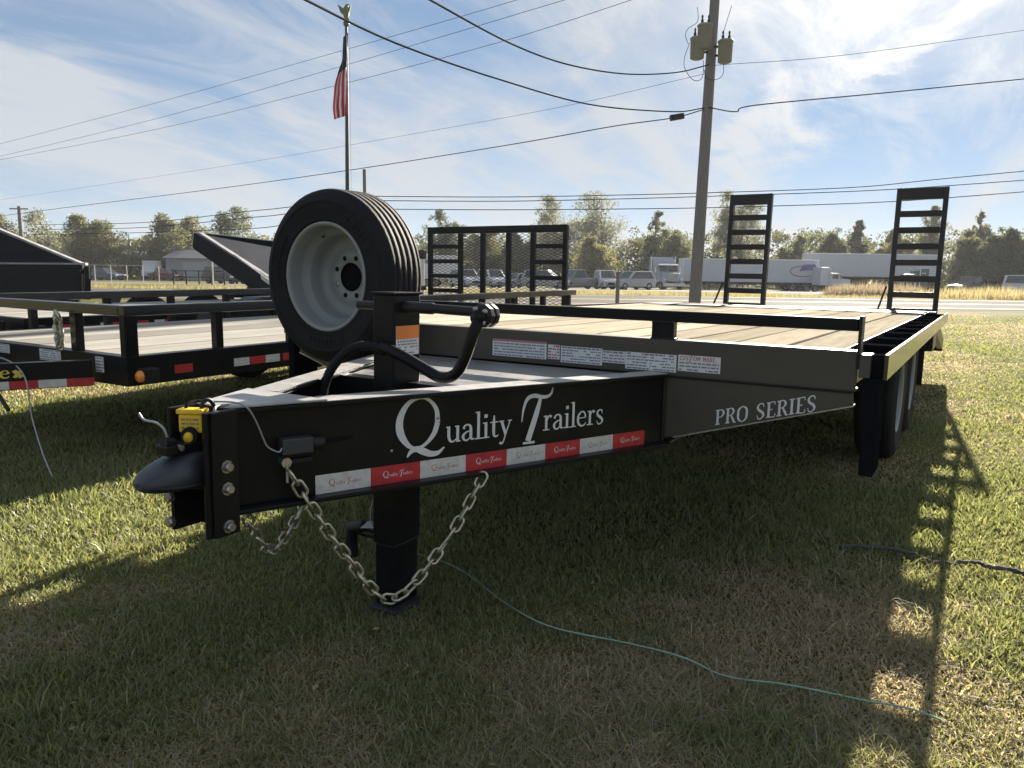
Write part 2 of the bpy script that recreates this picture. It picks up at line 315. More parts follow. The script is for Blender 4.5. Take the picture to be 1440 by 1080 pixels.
g.add(V, [(j*m_+i, j*m_+i+1, (j+1)*m_+i+1, (j+1)*m_+i) for j in range(len(ds)-1) for i in range(m_-1)]); g.build('ground', TURF, kind='structure')
ASPH = mat('asphalt', (.085, .08, .075), .9, col2=(.125, .118, .108), vscale=1.2, bump=.3, bscale=60, spec=.03)
GRAVEL = mat('gravel_lot', (.11, .10, .088), .95, col2=(.17, .155, .13), vscale=2.5, bump=.5, bscale=25, spec=.2)
LINEW = mat('road_paint', (.62, .61, .57), .7, var=.2, vscale=3)
LINEY = mat('road_paint_yellow', (.58, .44, .10), .7, var=.2, vscale=3)
def strip(name, d0, d1, x0, x1, z, m, parent=None, kind='structure'):
    """ground band between camera-depth d0 and d1, running along the road direction"""
    c = Vector((CAM.x, CAM.y, 0)); p = lambda a, d: c + VR*a + VD*d + Vector((0, 0, z+gz(d)))
    n = 24; xs = [x0+(x1-x0)*i/n for i in range(n+1)]
    mb = MB(); mb.add([p(a, d0) for a in xs]+[p(a, d1) for a in xs], [(i, i+1, n+2+i, n+1+i) for i in range(n)])
    return mb.build(name, m, parent, kind=kind if not parent else None)
road = strip('road', 24.2, 33.6, -260, 260, .006, ASPH)
strip('edge_line', 24.9, 25.05, -260, 260, .011, LINEW, road); strip('edge_line', 32.7, 32.85, -260, 260, .011, LINEW, road)
strip('centre_line', 28.65, 28.78, -260, 260, .011, LINEY, road); strip('centre_line', 28.98, 29.11, -260, 260, .011, LINEY, road)
strip('gravel_lot', 58, 82, -150, 60, .008, GRAVEL)
c_ = Vector((CAM.x, CAM.y, 0)); dv = MB()
q = [c_+VR*a+VD*d+Vector((0, 0, .008+gz(d))) for a, d in ((13.5, 33.6), (19, 33.6), (22, 58), (16, 58))]
dv.add(q, [(0, 1, 2, 3)]); dv.build('driveway', ASPH, kind='structure')

# grass: real blades, dense near the camera and thinning with distance
def grass():
    n = 560000; u = rng.random(n); r0, r1 = 1.15, 24.0
    r = r0*(r1/r0)**(u**1.08); th = rng.uniform(-.86, .86, n)
    x = CAM.x + r*(VD.x*np.cos(th)+VR.x*np.sin(th)); y = CAM.y + r*(VD.y*np.cos(th)+VR.y*np.sin(th))
    dry = dryness(x, y) + rng.normal(0, .10, n)
    tall = vnoise(x, y, .45, 8)*.6 + vnoise(x, y, .12, 9)*.4
    h = (.012 + .030*tall**1.4)*rng.uniform(.55, 1.35, n)*np.where(dry > .62, .8, 1.0)*(1+.012*r); wd = (.0019 + .0011*r)*rng.uniform(.5, 1.4, n); wd = np.minimum(wd, .02)
    h *= .75+.55*vnoise(x, y, 1.3, 12); long_ = rng.random(n) < .02*(.3+1.6*vnoise(x, y, .6, 13)); h = np.where(long_, h*1.8, h)
    a = rng.uniform(0, 2*np.pi, n); lean = rng.uniform(.1, 1.25, n)*np.where(dry > .6, 1.7, 1.0); b = rng.uniform(0, 2*np.pi, n)
    dx, dy = np.cos(a)*wd/2, np.sin(a)*wd/2; lx, ly = np.cos(b)*lean*h, np.sin(b)*lean*h
    z0 = np.zeros(n)
    V = np.empty((n, 5, 3), np.float32)
    V[:, 0] = np.stack([x-dx, y-dy, z0], 1); V[:, 1] = np.stack([x+dx, y+dy, z0], 1)
    V[:, 2] = np.stack([x-dx*.75+lx*.35, y-dy*.75+ly*.35, h*.6], 1); V[:, 3] = np.stack([x+dx*.75+lx*.35, y+dy*.75+ly*.35, h*.6], 1)
    V[:, 4] = np.stack([x+lx, y+ly, h*np.where(dry > .62, .75, 1.0)], 1)
    base = (np.arange(n)*5)[:, None]
    T = np.concatenate([base+np.array([[0, 1, 3]]), base+np.array([[0, 3, 2]]), base+np.array([[2, 3, 4]])], 1).reshape(-1, 3)
    me = bpy.data.meshes.new('grass'); nv, nf = n*5, len(T)
    me.vertices.add(nv); me.vertices.foreach_set('co', V.ravel()); me.loops.add(nf*3); me.loops.foreach_set('vertex_index', T.astype(np.int32).ravel())
    me.polygons.add(nf); me.polygons.foreach_set('loop_start', (np.arange(nf)*3).astype(np.int32)); me.update(calc_edges=True)
    G1, G2, D1, D2 = np.array([.112, .136, .06]), np.array([.25, .262, .108]), np.array([.43, .365, .245]), np.array([.30, .255, .185])
    k = rng.random((n, 1)); gcol = G1*(1-k)+G2*k; dcol = D1*(1-k)+D2*k
    f = np.clip((dry-.56)/.18, 0, 1)[:, None]; c = gcol*(1-f)+dcol*f; c *= rng.uniform(.75, 1.25, (n, 1))
    C4 = np.ones((n, 5, 4), np.float32); C4[:, :, :3] = c[:, None, :]
    at_ = me.color_attributes.new('Col', 'FLOAT_COLOR', 'POINT'); at_.data.foreach_set('color', C4.ravel())
    m = bpy.data.materials.new('grass_blade'); m.use_nodes = True; t = m.node_tree; t.nodes.clear()
    o = t.nodes.new('ShaderNodeOutputMaterial'); ac = t.nodes.new('ShaderNodeAttribute'); ac.attribute_name = 'Col'
    df = t.nodes.new('ShaderNodeBsdfDiffuse'); tr = t.nodes.new('ShaderNodeBsdfTranslucent'); gl = t.nodes.new('ShaderNodeBsdfGlossy'); gl.inputs['Roughness'].default_value = .5
    m1 = t.nodes.new('ShaderNodeMixShader'); m1.inputs[0].default_value = .48; m2 = t.nodes.new('ShaderNodeMixShader'); m2.inputs[0].default_value = .05
    t.links.new(ac.outputs['Color'], df.inputs[0]); hs = t.nodes.new('ShaderNodeMix'); hs.data_type = 'RGBA'; hs.blend_type = 'MULTIPLY'; hs.inputs[0].default_value = 1; hs.inputs[7].default_value = (1.75, 1.7, 1.3, 1)
    t.links.new(ac.outputs['Color'], hs.inputs[6]); t.links.new(hs.outputs[2], tr.inputs[0])
    t.links.new(df.outputs[0], m1.inputs[1]); t.links.new(tr.outputs[0], m1.inputs[2]); t.links.new(m1.outputs[0], m2.inputs[1]); t.links.new(gl.outputs[0], m2.inputs[2]); t.links.new(m2.outputs[0], o.inputs[0])
    me.materials.append(m); MATS['grass_blade'] = m
    obj('grass', me, label='short patchy lawn of green and dead straw-coloured grass', cat='grass', kind='stuff')
grass()
def litter():
    n = 420; r = 1.3*(9/1.3)**rng.random(n); th = rng.uniform(-.8, .8, n); mb = MB()
    for i in range(n):
        x = CAM.x + r[i]*(VD.x*math.cos(th[i])+VR.x*math.sin(th[i])); y = CAM.y + r[i]*(VD.y*math.cos(th[i])+VR.y*math.sin(th[i]))
        s = random.uniform(.004, .010); a = random.uniform(0, 6.28); z = random.uniform(.008, .035); q = Matrix.Rotation(a, 3, 'Z') @ Matrix.Rotation(random.uniform(-.7, .7), 3, 'X')
        mb.add([Vector((x, y, z)) + q @ Vector(v) for v in ((-s*1.5, 0, 0), (0, s*.7, .003), (s*1.5, 0, 0), (0, -s*.7, .002))], [(0, 1, 2, 3)])
    mb.build('fallen_leaves', mat('dead_leaf', (.16, .10, .055), .8, col2=(.32, .25, .15), vscale=3), label='scattered small dead leaves and stalks in the lawn', cat='leaves', kind='stuff')
litter()
def weeds(name, label, d0, d1, x0, x1, n, h0, h1, cols, seed):
    r = np.random.default_rng(seed); a = r.uniform(x0, x1, n); d = r.uniform(d0, d1, n)
    x = CAM.x + VR.x*a + VD.x*d; y = CAM.y + VR.y*a + VD.y*d; zg = -.85*np.clip((d-34)/48, 0, 1)
    h = (h0+(h1-h0)*(vnoise(x, y, 2.2, seed)*.7+vnoise(x, y, .6, seed+1)*.3))*r.uniform(.5, 1.2, n); wd = r.uniform(.02, .05, n); an = r.uniform(0, 6.28, n); b = r.uniform(0, 6.28, n); ln = r.uniform(0, .45, n)
    V = np.empty((n, 3, 3), np.float32); dx, dy = np.cos(an)*wd/2, np.sin(an)*wd/2; z = zg
    V[:, 0] = np.stack([x-dx, y-dy, z], 1); V[:, 1] = np.stack([x+dx, y+dy, z], 1); V[:, 2] = np.stack([x+np.cos(b)*ln*h, y+np.sin(b)*ln*h, zg+h], 1)
    me = bpy.data.meshes.new(name); me.from_pydata(V.reshape(-1, 3).tolist(), [], (np.arange(n*3).reshape(-1, 3)).tolist())
    k = r.random((n, 1)); c = np.array(cols[0])*(1-k)+np.array(cols[1])*k; C4 = np.ones((n, 3, 4), np.float32); C4[:, :, :3] = c[:, None, :]
    me.color_attributes.new('Col', 'FLOAT_COLOR', 'POINT').data.foreach_set('color', C4.ravel()); me.materials.append(MATS['grass_blade'])
    obj(name, me, label=label, cat='weeds', kind='stuff')
weeds('roadside_weeds', 'tall dry tan weeds along the far side of the road', 36, 41, 21, 46, 9000, .25, .85, ((.27, .225, .13), (.34, .30, .20)), 21)
weeds('verge_weeds', 'low tan roadside verge in front of the parked vehicles', 34, 40.5, -34, 21, 9000, .08, .28, ((.25, .21, .12), (.20, .19, .09)), 22)
weeds('shrubby_weeds', 'pinkish brown brush in front of the white semi trailer', 43, 46, 18.5, 23.5, 2600, .4, .95, ((.20, .155, .125), (.26, .22, .18)), 23)

# ================================================================== the flatbed trailer
TAU = RAD(-.8135)
tr = thing('flatbed_trailer', 'black deckover flatbed trailer with wooden deck and upright loading ramps', 'trailer', (0, .8*math.sin(TAU), .8-.8*math.cos(TAU)))
tr.rotation_euler = (TAU, 0, 0)
H_, RUBX, D_, ZT, ZB, LF, LR = 1.22, 1.305, .85, .737, .481, 4.7, 6.75
MW = Matrix.Translation(tr.location) @ Matrix.Rotation(TAU, 4, 'X')
MI = MW.inverted(); CL = MI @ CAM
def on(x, y, P, n):
    """trailer-local point seen at a pixel on the plane (P, n)"""
    r = MI.to_3x3() @ ray(x, y); n = Vector(n); return CL + r*((Vector(P)-CL).dot(n)/r.dot(n))
A_, B_ = Vector((.026, -1.395, 0)), Vector((.61, 0, 0)); DR = (B_-A_).normalized(); NR = Vector((DR.y, -DR.x, 0))   # right tongue rail: direction and outward normal
def rail_pt(s, z, off=0, side=1):
    p = A_ + DR*s + NR*off; return Vector((p.x*side, p.y, z))
for side in (1, -1):
    mb = MB(); L_ = (B_-A_).length
    def pr(s, off, z): return rail_pt(s, z, off, side)
    def slab(s0, s1, o0, o1, z0, z1): mb.add([pr(s, o, z) for z in (z0, z1) for o in (o0, o1) for s in (s0, s1)], [(0, 1, 3, 2), (4, 6, 7, 5), (0, 4, 5, 1), (2, 3, 7, 6), (0, 2, 6, 4), (1, 5, 7, 3)])
    slab(.0, L_-.012, -.010, 0, ZB+.0122, ZT-.0122); slab(.0, L_-.012, -.055, .034, ZB, ZB+.012); slab(.03, L_-.012, -.062, .026, ZT-.012, ZT)
    rl = mb.build('tongue_rail', BLACK, tr, .003)
    mb = MB(); slab(.255, L_-.02, -.060, .024, ZT+.0006, ZT+.0022); mb.build('dust_glare_top', DUSTGLARE, rl)  # thin cover coloured for glare and dust on the top flange
    mb = MB(); X0 = .61-.01      # main beam under the deck
    for o0, o1, z0, z1 in ((-.010, 0, ZB+.012, ZT-.012), (-.06, .03, ZB, ZB+.0118), (-.06, .03, ZT-.0118, ZT-.0005)):
        xs = sorted((side*(X0+o0), side*(X0+o1))); mb.box(xs[0], xs[1], .012, 5.6, z0, z1)
    mb.build('main_beam', BLACK, tr, .003)
mb = MB(); mb.prism([(-.052, -1.40, ZT+.0015), (.052, -1.40, ZT+.0015), (.15, -1.17, ZT+.0015), (-.15, -1.17, ZT+.0015)], (0, 0, .006)); mb.build('nose_plate', DUSTGLARE, tr, .002)
mb = MB(); mb.prism([(-.25, -.67, ZT-.016), (.25, -.67, ZT-.016), (.52, -.03, ZT-.016), (-.52, -.03, ZT-.016)], (0, 0, .006)); mb.build('tongue_plate', PLATE, tr, .001)
mb = MB(); mb.bar((-.29, -.70, .68), (.29, -.70, .68), .06, .10); mb.build('tongue_crossmember', BLACK, tr, .003)
mb = MB(); mb.bar((-.16, -1.02, .62), (.16, -1.02, .62), .05, .16); mb.build('tongue_crossmember', BLACK, tr, .003)

# header (front bulkhead), skirts and front rail
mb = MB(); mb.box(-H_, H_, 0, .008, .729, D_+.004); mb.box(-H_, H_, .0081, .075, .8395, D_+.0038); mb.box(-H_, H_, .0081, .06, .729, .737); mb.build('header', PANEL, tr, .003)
for sd in (1, -1):
    mb = MB(); pl = [(.592, .7265), (1.213, .7265), (1.217, .686), (.656, .518), (.592, .499)]
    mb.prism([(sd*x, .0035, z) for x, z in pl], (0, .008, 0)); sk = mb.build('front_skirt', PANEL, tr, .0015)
    mb = MB(); mb.prism([(sd*.645, .0, .5105), (sd*1.217, .0, .6815), (sd*1.217, .05, .6815), (sd*.645, .05, .5105)], (0, 0, .0045)); mb.build('lip', STEEL, sk)  # bright steel paints the highlight line along the lip
mb = MB(); mb.box(-H_+.006, H_-.006, .004, .044, .915, .954); mb.build('front_rail', BLACK, tr, .004)
for x0, x1 in ((-.625, -.544), (.544, .625)):
    mb = MB(); mb.box(x0, x1, .006, .042, D_+.0045, .9148); mb.build('rail_post', BLACK, tr, .003)
for sd in (1, -1):
    mb = MB(); xs = sorted((sd*(H_-.0055), sd*(H_+.004))); mb.box(xs[0], xs[1], -.004, .06, .80, .962); mb.build('rail_post', SATIN, tr, .002)
# side channels, rub rails, stake pockets
for sd in (1, -1):
    mb = MB()
    for a, b, z0, z1 in ((H_-.062, H_-.055, .70, D_-.001),): xs = sorted((sd*a, sd*b)); mb.box(xs[0], xs[1], .0765, LF, z0, z1)
    mb.build('side_channel', BLACK, tr, .002)
    mb = MB(); xs = sorted((sd*(RUBX-.012), sd*RUBX)); mb.box(xs[0], xs[1], -.012, LF+.03, D_-.078, D_); mb.build('rub_rail', GLOSSB, tr, .002)
    k = 0; y = .0
    while y < LF:
        mb = MB(); xs = sorted((sd*(H_-.0545), sd*(RUBX-.0125))); y0 = y if y else -.010
        
        if not y:
            xr_ = sorted((sd*(H_+.0365), sd*(RUBX-.0125))); mb.box(xr_[0], xr_[1], .03, .085, D_-.075, D_-.006); mb.build('stake_pocket', MATTE, tr); mb = MB(); xs = sorted((sd*(H_+.0045), sd*(H_+.036)))
        mb.box(xs[0], xs[1], y0, y0+.085, D_-.075, D_-.004); mb.build('stake_pocket', PANEL if not y else MATTE, tr, .002); y += .43
    mb = MB(); xs = sorted((sd*1.246, sd*1.288)); mb.box(xs[0], xs[1], -.002, .148, .468, D_-.0755); mb.build('corner_post', MATTE, tr, .004)
y = .30
while y < LF:
    mb = MB(); mb.box(-H_+.063, H_-.063, y, y+.04, ZT+.001, D_-.0395); mb.build('crossmember', SATIN, tr); y += .41
# deck planks
npl = 13; x0 = -(H_-.064); wpl = 2*(H_-.064)/npl
for i in range(npl):
    mb = MB(); e = random.uniform(-.0015, .0015); ye = LF-.02+random.uniform(-.004, .004)
    mb.box(x0+i*wpl+.0003, x0+(i+1)*wpl-.0003, .079, ye-.001, D_-.039, D_-.0165); mb.box(x0+i*wpl+.007, x0+(i+1)*wpl-.007, .078, ye, D_-.0163, D_-.002+e)
    o = mb.build('plank', (WOOD, WOOD2, WOOD)[i % 3], tr, .004)
for i in range(npl):   # sloping beaver tail
    mb = MB(); mb.prism([(x0+i*wpl+.003, LF+.03, D_-.006), (x0+(i+1)*wpl-.003, LF+.03, D_-.006), (x0+(i+1)*wpl-.003, LR-.1, .52), (x0+i*wpl+.003, LR-.1, .52)], (0, 0, -.038)); mb.build('plank', (WOOD2, WOOD)[i % 2], tr)
mb = MB(); mb.box(-H_, H_, LF-.018, LF+.028, D_-.06, D_+.003); mb.build('break_angle', DARKST, tr, .003)
mb = MB(); mb.box(-H_+.07, H_-.07, LF-.62, LF-.0185, D_+.0012, D_+.005); mb.build('ramp_shadow_plate', mat('ramp_shadow_dark', (.035, .034, .033), .6, metal=.2, var=.4, vscale=6, spec=.1, bump=.3, bscale=50), tr)  # dark sheet laid on the deck end for the ramps' shadow band
for sd in (1, -1):
    mb = MB(); mb.prism([(sd*1.17, LF+.031, D_-.01), (sd*1.17, LF+.031, D_-.14), (sd*1.17, LR, .40), (sd*1.17, LR, .53)], (sd*.05, 0, 0)); mb.build('tail_beam', BLACK, tr, .003)
mb = MB(); mb.box(-H_, H_, LR+.001, LR+.06, .38, .535); mb.build('rear_bumper', BLACK, tr, .004)
# upright ramps
for xa, xb in ((.645, 1.14), (-1.165, -.67)):
    rp = MB(); z0, z1, y0 = .50, 2.11, LR+.01; lean = .06
    for xx in (xa, xb-.05):
        rp.prism([(xx, y0, z0), (xx+.05, y0, z0), (xx+.05, y0+lean, z1), (xx, y0+lean, z1)], (0, .075, 0))
    ro = rp.build('ramp', SATIN, tr, .004)
    for k in range(8):
        z = .62+k*.1735; yy = y0+lean*(z-z0)/(z1-z0)
        m2 = MB(); m2.box(xa+.0505, xb-.0505, yy+.004, yy+.06, z-.032, z+.032); m2.build('rung', SATIN, ro, .004)
    m2 = MB(); m2.prism([(xa+.0505, y0+lean*.92, z1-.125), (xb-.0505, y0+lean*.92, z1-.125), (xb-.0505, y0+lean, z1-.002), (xa+.0505, y0+lean, z1-.002)], (0, .06, 0)); m2.build('rung', SATIN, ro, .003)
    m2 = MB(); m2.tube([(xa-.02, y0+.02, .62), (xa-.13, y0-.32, .50)], .014, 6); m2.tube([(xa-.02, y0+.02, 1.05), (xa-.13, y0-.32, .5)], .012, 6); m2.build('ramp_brace', SATIN, ro)

# wheels
def tyre_mb(R, r, wdt, n=56, grooves=4):
    h = wdt/2; P = [(r, -h*.80), (r+.012, -h*.92), (r+.12*(R-r), -h*.98), (r+.15*(R-r), -h*1.005), (r+.18*(R-r), -h*.99), (r+.3*(R-r), -h*1.02), (r+.55*(R-r), -h*1.06), (r+.62*(R-r), -h*1.06), (r+.64*(R-r), -h*1.085), (r+.67*(R-r), -h*1.045), (r+.8*(R-r), -h*1.0), (R-.018, -h*.90), (R-.006, -h*.80)]
    g = []; m = 2*grooves+1; tw = h*.76
    for i in range(grooves):
        c = -tw+2*tw*(i+.5+.0)/grooves; e = tw/grooves*.26
        g += [(R-.001, c-e*.45-.0015), (R-.006, c-e*.45), (R-.006, c+e*.45), (R-.001, c+e*.45+.0015)]
    P += g + [(a, -b) for a, b in reversed(P)]
    mb = MB(); mb.lathe(P, n, axis='Y'); return mb
def rim_mb(r, wdt, face=-1, n=48):
    h = wdt/2; P = [(r+.012, -h*.84), (r+.016, -h*.92), (r+.010, -h*.985), (r+.001, -h*.96), (r-.004, -h*.86), (r-.007, -h*.40), (r-.011, -h*.30), (r-.031, -h*.16), (r-.036, -h*.08), (r-.040, h*.30), (r-.047, h*.46), (r-.066, h*.555), (r*.57, h*.53), (r*.50, h*.45), (r*.30, h*.45), (r*.285, h*.50)]
    mb = MB(); mb.lathe(P, n, axis='Y'); mb.lathe([(r+.014, h*.8), (r-.02, h*.7), (r-.03, h*.1)], n, axis='Y'); return mb
def make_wheel(name, parent, loc, R, r, wdt, rot=0, label=None, cat=None, lugs=8, rimm=None, detail=True):
    root = bpy.data.objects.new(name, None); COL.objects.link(root); root.parent = parent; root.location = loc; root.rotation_euler = (0, 0, rot); tag(root, label, cat)
    tyre_mb(R, r, wdt, 56 if detail else 24, 5 if detail else 2).build('tyre', RUB, root); rm = rim_mb(r, wdt, n=48 if detail else 24).build('rim', rimm or RIMM, root)
    h = wdt/2
    mb = MB(); mb.lathe([(.001, h*.62), (r*.284, h*.62), (r*.284, h*.46)], 24, axis='Y'); mb.build('hub_opening', WIRE, root)
    if detail:
        mb = MB(); rs = r+.42*(R-r); rr_ = random.Random(4)
        for a0 in (.35, 2.5, 4.4):
            for k in range(9):
                a = a0+k*.085
                if rr_.random() < .12: continue
                c_, s_ = math.cos(a), math.sin(a); w2, h2 = .0085*rr_.uniform(.6, 1), .014
                q = [(rs-h2, -w2), (rs+h2, -w2), (rs+h2, w2), (rs-h2, w2)]
                mb.prism([(c_*u-s_*v, -h*1.055-(u-rs)*.3*0, s_*u+c_*v) for u, v in q], (0, .012, 0))
        tag(mb.build('moulded_marks', RUB, root), kind='stuff')
        for k in range(lugs):
            a = 2*math.pi*(k+.5)/lugs; mb = MB(); mb.lathe([(.0005, h*.425), (.010, h*.425), (.011, h*.447)], 10, (math.cos(a)*r*.40, 0, math.sin(a)*r*.40), 'Y')
            mb.build('lug_hole', WIRE if k % 4 else STEEL, root)
        a = 2.0; mb = MB(); mb.tube([(math.cos(a)*(r-.012), -h*.1, math.sin(a)*(r-.012)), (math.cos(a)*(r-.03), -h*.3, math.sin(a)*(r-.03))], .005, 6); mb.build('valve_stem', WIRE, root)
    return root
for sd in (1, -1):
    for y in (2.45, 3.35):
        make_wheel('wheel', tr, (sd*1.07, y, .372-.0142*-y*0+.0142*y), .372, .20, .20, rot=(math.pi/2)*sd, detail=False)
for y in (2.45, 3.35):
    mb = MB(); mb.tube([(-1.0, y, .372+.0142*y), (1.0, y, .372+.0142*y)], .05, 10); mb.build('axle', SATIN, tr)
for sd in (1, -1):
    mb = MB(); xs = sorted((sd*.94, sd*1.2)); mb.box(xs[0], xs[1], 3.92, 3.935, .32, .80); mb.build('mud_flap', RUB, tr)
    mb = MB(); xs = sorted((sd*.75, sd*1.24)); mb.box(xs[0], xs[1], 4.15, 4.6, .56, .77); mb.build('storage_box', BLACK, tr, .01)
spare = make_wheel('spare_wheel', None, MW @ Vector((-.80, -.135, 1.045)), .362, .213, .22, label='upright spare wheel with silver dished rim mounted on flatbed trailer front', cat='wheel')
mb = MB(); mb.box(-.95, -.82, -.012, -.0005, .74, 1.16); mb.box(-.915, -.855, -.06, -.0122, .97, 1.12); mb.build('spare_mount', SATIN, tr, .003)

# jack
mb = MB(); mb.box(-.040, .042, -.792, -.664, .60, .999); mb.build('jack_housing', BLACK, tr, .006)
mb = MB(); mb.box(-.046, .048, -.798, -.658, .9992, 1.006); mb.build('jack_cap', BLACK, tr, .002)
mb = MB(); mb.box(-.042, .043, -.795, -.661, .22, .598); mb.build('jack_tube', BLACK, tr, .006)
mb = MB(); mb.box(-.036, .037, -.789, -.667, .018, .2198); dl = mb.build('drop_leg', BLACK, tr, .005)
for z in (.10, .17):
    mb = MB(); mb.lathe([(.0005, 0), (.011, 0)], 12, (.0, -.7895, z), 'Y'); mb.build('pin_hole', WIRE, dl)
mb = MB(); mb.box(-.055, .055, -.80, -.656, .002, .010); mb.build('jack_foot', mat('scuffed_steel', (.05, .052, .058), .7, var=.4, vscale=14, spec=.1), tr, .004)
mb = MB(); mb.tube([(-.055, -.728, .215), (-.16, -.728, .215)], .014, 8); mb.tube([(-.14, -.728, .235), (-.185, -.74, .225), (-.19, -.735, .16), (-.185, -.735, .125)], .022, 8); mb.build('release_pin', SATIN, tr)
mb = MB(); mb.prism([(-.125, -.76, .24), (-.065, -.76, .252), (-.07, -.72, .262), (-.13, -.72, .25)], (0, 0, .002)); mb.build('paper_tag', mat('paper', (.45, .46, .47), .8), tr)
mb = MB(); mb.tube(smooth_path([(-.075, -.75, .245), (-.09, -.75, .28), (-.085, -.745, .33), (-.06, -.74, .36)]), .003, 5); mb.build('tag_wire', CABLE, tr)
mb = MB(); mb.tube([(-.138, -.746, .962), (-.04, -.746, .962)], .014, 10); mb.build('crank_shaft', SATIN, tr)
mb = MB(); mb.tube([(.049, -.746, .962), (.15, -.746, .961), (.16, -.746, .961), (.33, -.746, .957)], [.018, .018, .0145, .0145], 10); mb.build('crank_shaft', SATIN, tr)
mb = MB(); mb.lathe([(.0005, -.030), (.024, -.030), (.034, -.022), (.034, -.006), (.029, -.003), (.029, .003), (.034, .006), (.034, .022), (.024, .028), (.0005, .028)], 10, (.352, -.762, .950), 'Y', smooth=False); gh = mb.build('gear_head', SATIN, tr, .002)
for a in range(4):
    mb = MB(); mb.lathe([(.0005, -.037), (.007, -.037), (.007, -.028)], 8, (.352+.022*math.cos(a*1.57+.6), -.764, .950+.022*math.sin(a*1.57+.6)), 'Y'); mb.build('bolt', STEEL, gh)
mb = MB(); mb.tube(smooth_path([(.352, -.80, .935), (.345, -.815, .90), (.325, -.82, .84), (.30, -.82, .795), (.27, -.82, .775), (.235, -.82, .772), (.18, -.82, .792), (.12, -.82, .815), (.06, -.82, .835), (.02, -.82, .845)], 5), .0165, 12); mb.lathe([(.0005, -.012), (.02, -.012), (.02, .03), (.0005, .03)], 12, (.352, -.80, .945), 'Y'); mb.build('crank_handle', BLACK, tr)
mb = MB(); P = smooth_path([(.03, -.815, .83), (-.02, -.83, .845), (-.075, -.84, .835), (-.13, -.85, .795), (-.165, -.86, .74), (-.18, -.87, .67), (-.18, -.88, .58)], 12)
mb.tube(P, [.0155 if i % 2 else .0135 for i in range(len(P))], 10); mb.build('wire_loom', RUB, tr)
st = MB(); st.box(.0425, .0433, -.782, -.674, .815, .905); o = st.build('warning_sticker', WHITE, tr)
m2 = MB(); m2.box(.0434, .0438, -.782, -.674, .865, .905); m2.build('orange_band', ORANGE, o)
m2 = MB(); pm = MB(); print_lines(pm, .1, .045, 5, 0, 3); m2.add([(.0437, -.778+v[0], .817+v[1]) for v in pm.v], pm.f); m2.build('print', INKG, o)

# coupler
mb = MB()
mb.box(-.055, .075, -1.402, -1.392, .448, .742)
mb.box(-.058, -.047, -1.475, -1.4022, .448, .742); mb.box(.066, .077, -1.475, -1.4022, .448, .742)
mb.build('coupler_channel', BLACK, tr, .003)
mb = MB(); mb.box(.0785, .0855, -1.462, -1.392, .448, .742); mb.build('side_plate', BLACK, tr, .003)
for x, zs in ((.086, (.612, .560)), (-.0585, (.53, .47)), (.0865, (.47,))):
    for z in zs:
        mb = MB(); d = 1 if x > 0 else -1
        mb.lathe([(.0005, d*.013), (.009, d*.013), (.0115, d*.009), (.0115, 0), (.016, 0), (.016, -d*.002)], 8, (x, -1.425, z), 'X', smooth=False); mb.build('bolt', STEEL, tr)
for z in (.53, .47):
    mb = MB(); mb.lathe([(.0005, -.014), (.011, -.014), (.013, -.009), (.013, 0)], 8, (-.052, -1.4755, z), 'Y', smooth=False); mb.build('bolt', STEEL, tr)
# cast ball coupler: rings swept along -Y
def ringy(y, hw, z0, z1, k=12):
    c = (z0+z1)/2; hz = (z1-z0)/2; return [(hw*math.copysign(abs(math.cos(t))**.75, math.cos(t)), y, c+hz*math.copysign(abs(math.sin(t))**.75, math.sin(t))) for t in [2*math.pi*i/k for i in range(k)]]
rings = [ringy(-1.40, .044, .548, .648), ringy(-1.44, .046, .552, .655), ringy(-1.475, .050, .560, .658), ringy(-1.51, .058, .565, .650), ringy(-1.545, .060, .568, .638), ringy(-1.575, .052, .572, .625), ringy(-1.597, .034, .578, .612), ringy(-1.605, .012, .585, .602)]
mb = MB(); k = 12; mb.add([v for r_ in rings for v in r_], [(i*k+j, i*k+(j+1) % k, (i+1)*k+(j+1) % k, (i+1)*k+j) for i in range(len(rings)-1) for j in range(k)], True); mb.add(rings[-1], [tuple(range(k))]); mb.add(rings[0], [tuple(range(k))])
mb.v = [(v[0], v[1]+.015*max(0, min(1, (-1.42-v[1])/.1)), v[2]-.006) for v in mb.v]
cp = mb.build('coupler', mat('cast_black', (.028, .032, .042), .42, var=.2, bump=.15, bscale=70), tr); sb = cp.modifiers.new('s', 'SUBSURF'); sb.levels = sb.render_levels = 2
mb = MB(); mb.box(-.024, .024, -1.53, -1.42, .645, .668); mb.tube([(0, -1.50, .668), (0, -1.525, .672)], .014, 8); lt = mb.build('latch', BLACK, cp, .004)
mb = MB(); mb.tube(smooth_path([(-.043, -1.42, .572), (-.051, -1.485, .577), (-.053, -1.53, .580), (-.042, -1.565, .584), (0, -1.585, .588), (.042, -1.565, .584), (.053, -1.53, .580), (.051, -1.485, .577), (.043, -1.42, .572)], 4), .006, 8); mb.build('socket_rim', SATIN, cp)
mb = MB(); mb.tube([(-.03, -1.50, .662), (.03, -1.50, .662)], .007, 8); mb.build('latch_pin', STEEL, cp)
mb = MB(); mb.tube(smooth_path([(-.01, -1.505, .668), (-.014, -1.512, .70), (-.03, -1.52, .715), (-.06, -1.53, .72), (-.072, -1.535, .735)]), .0032, 6); mb.build('wire_tie', CABLE, cp)
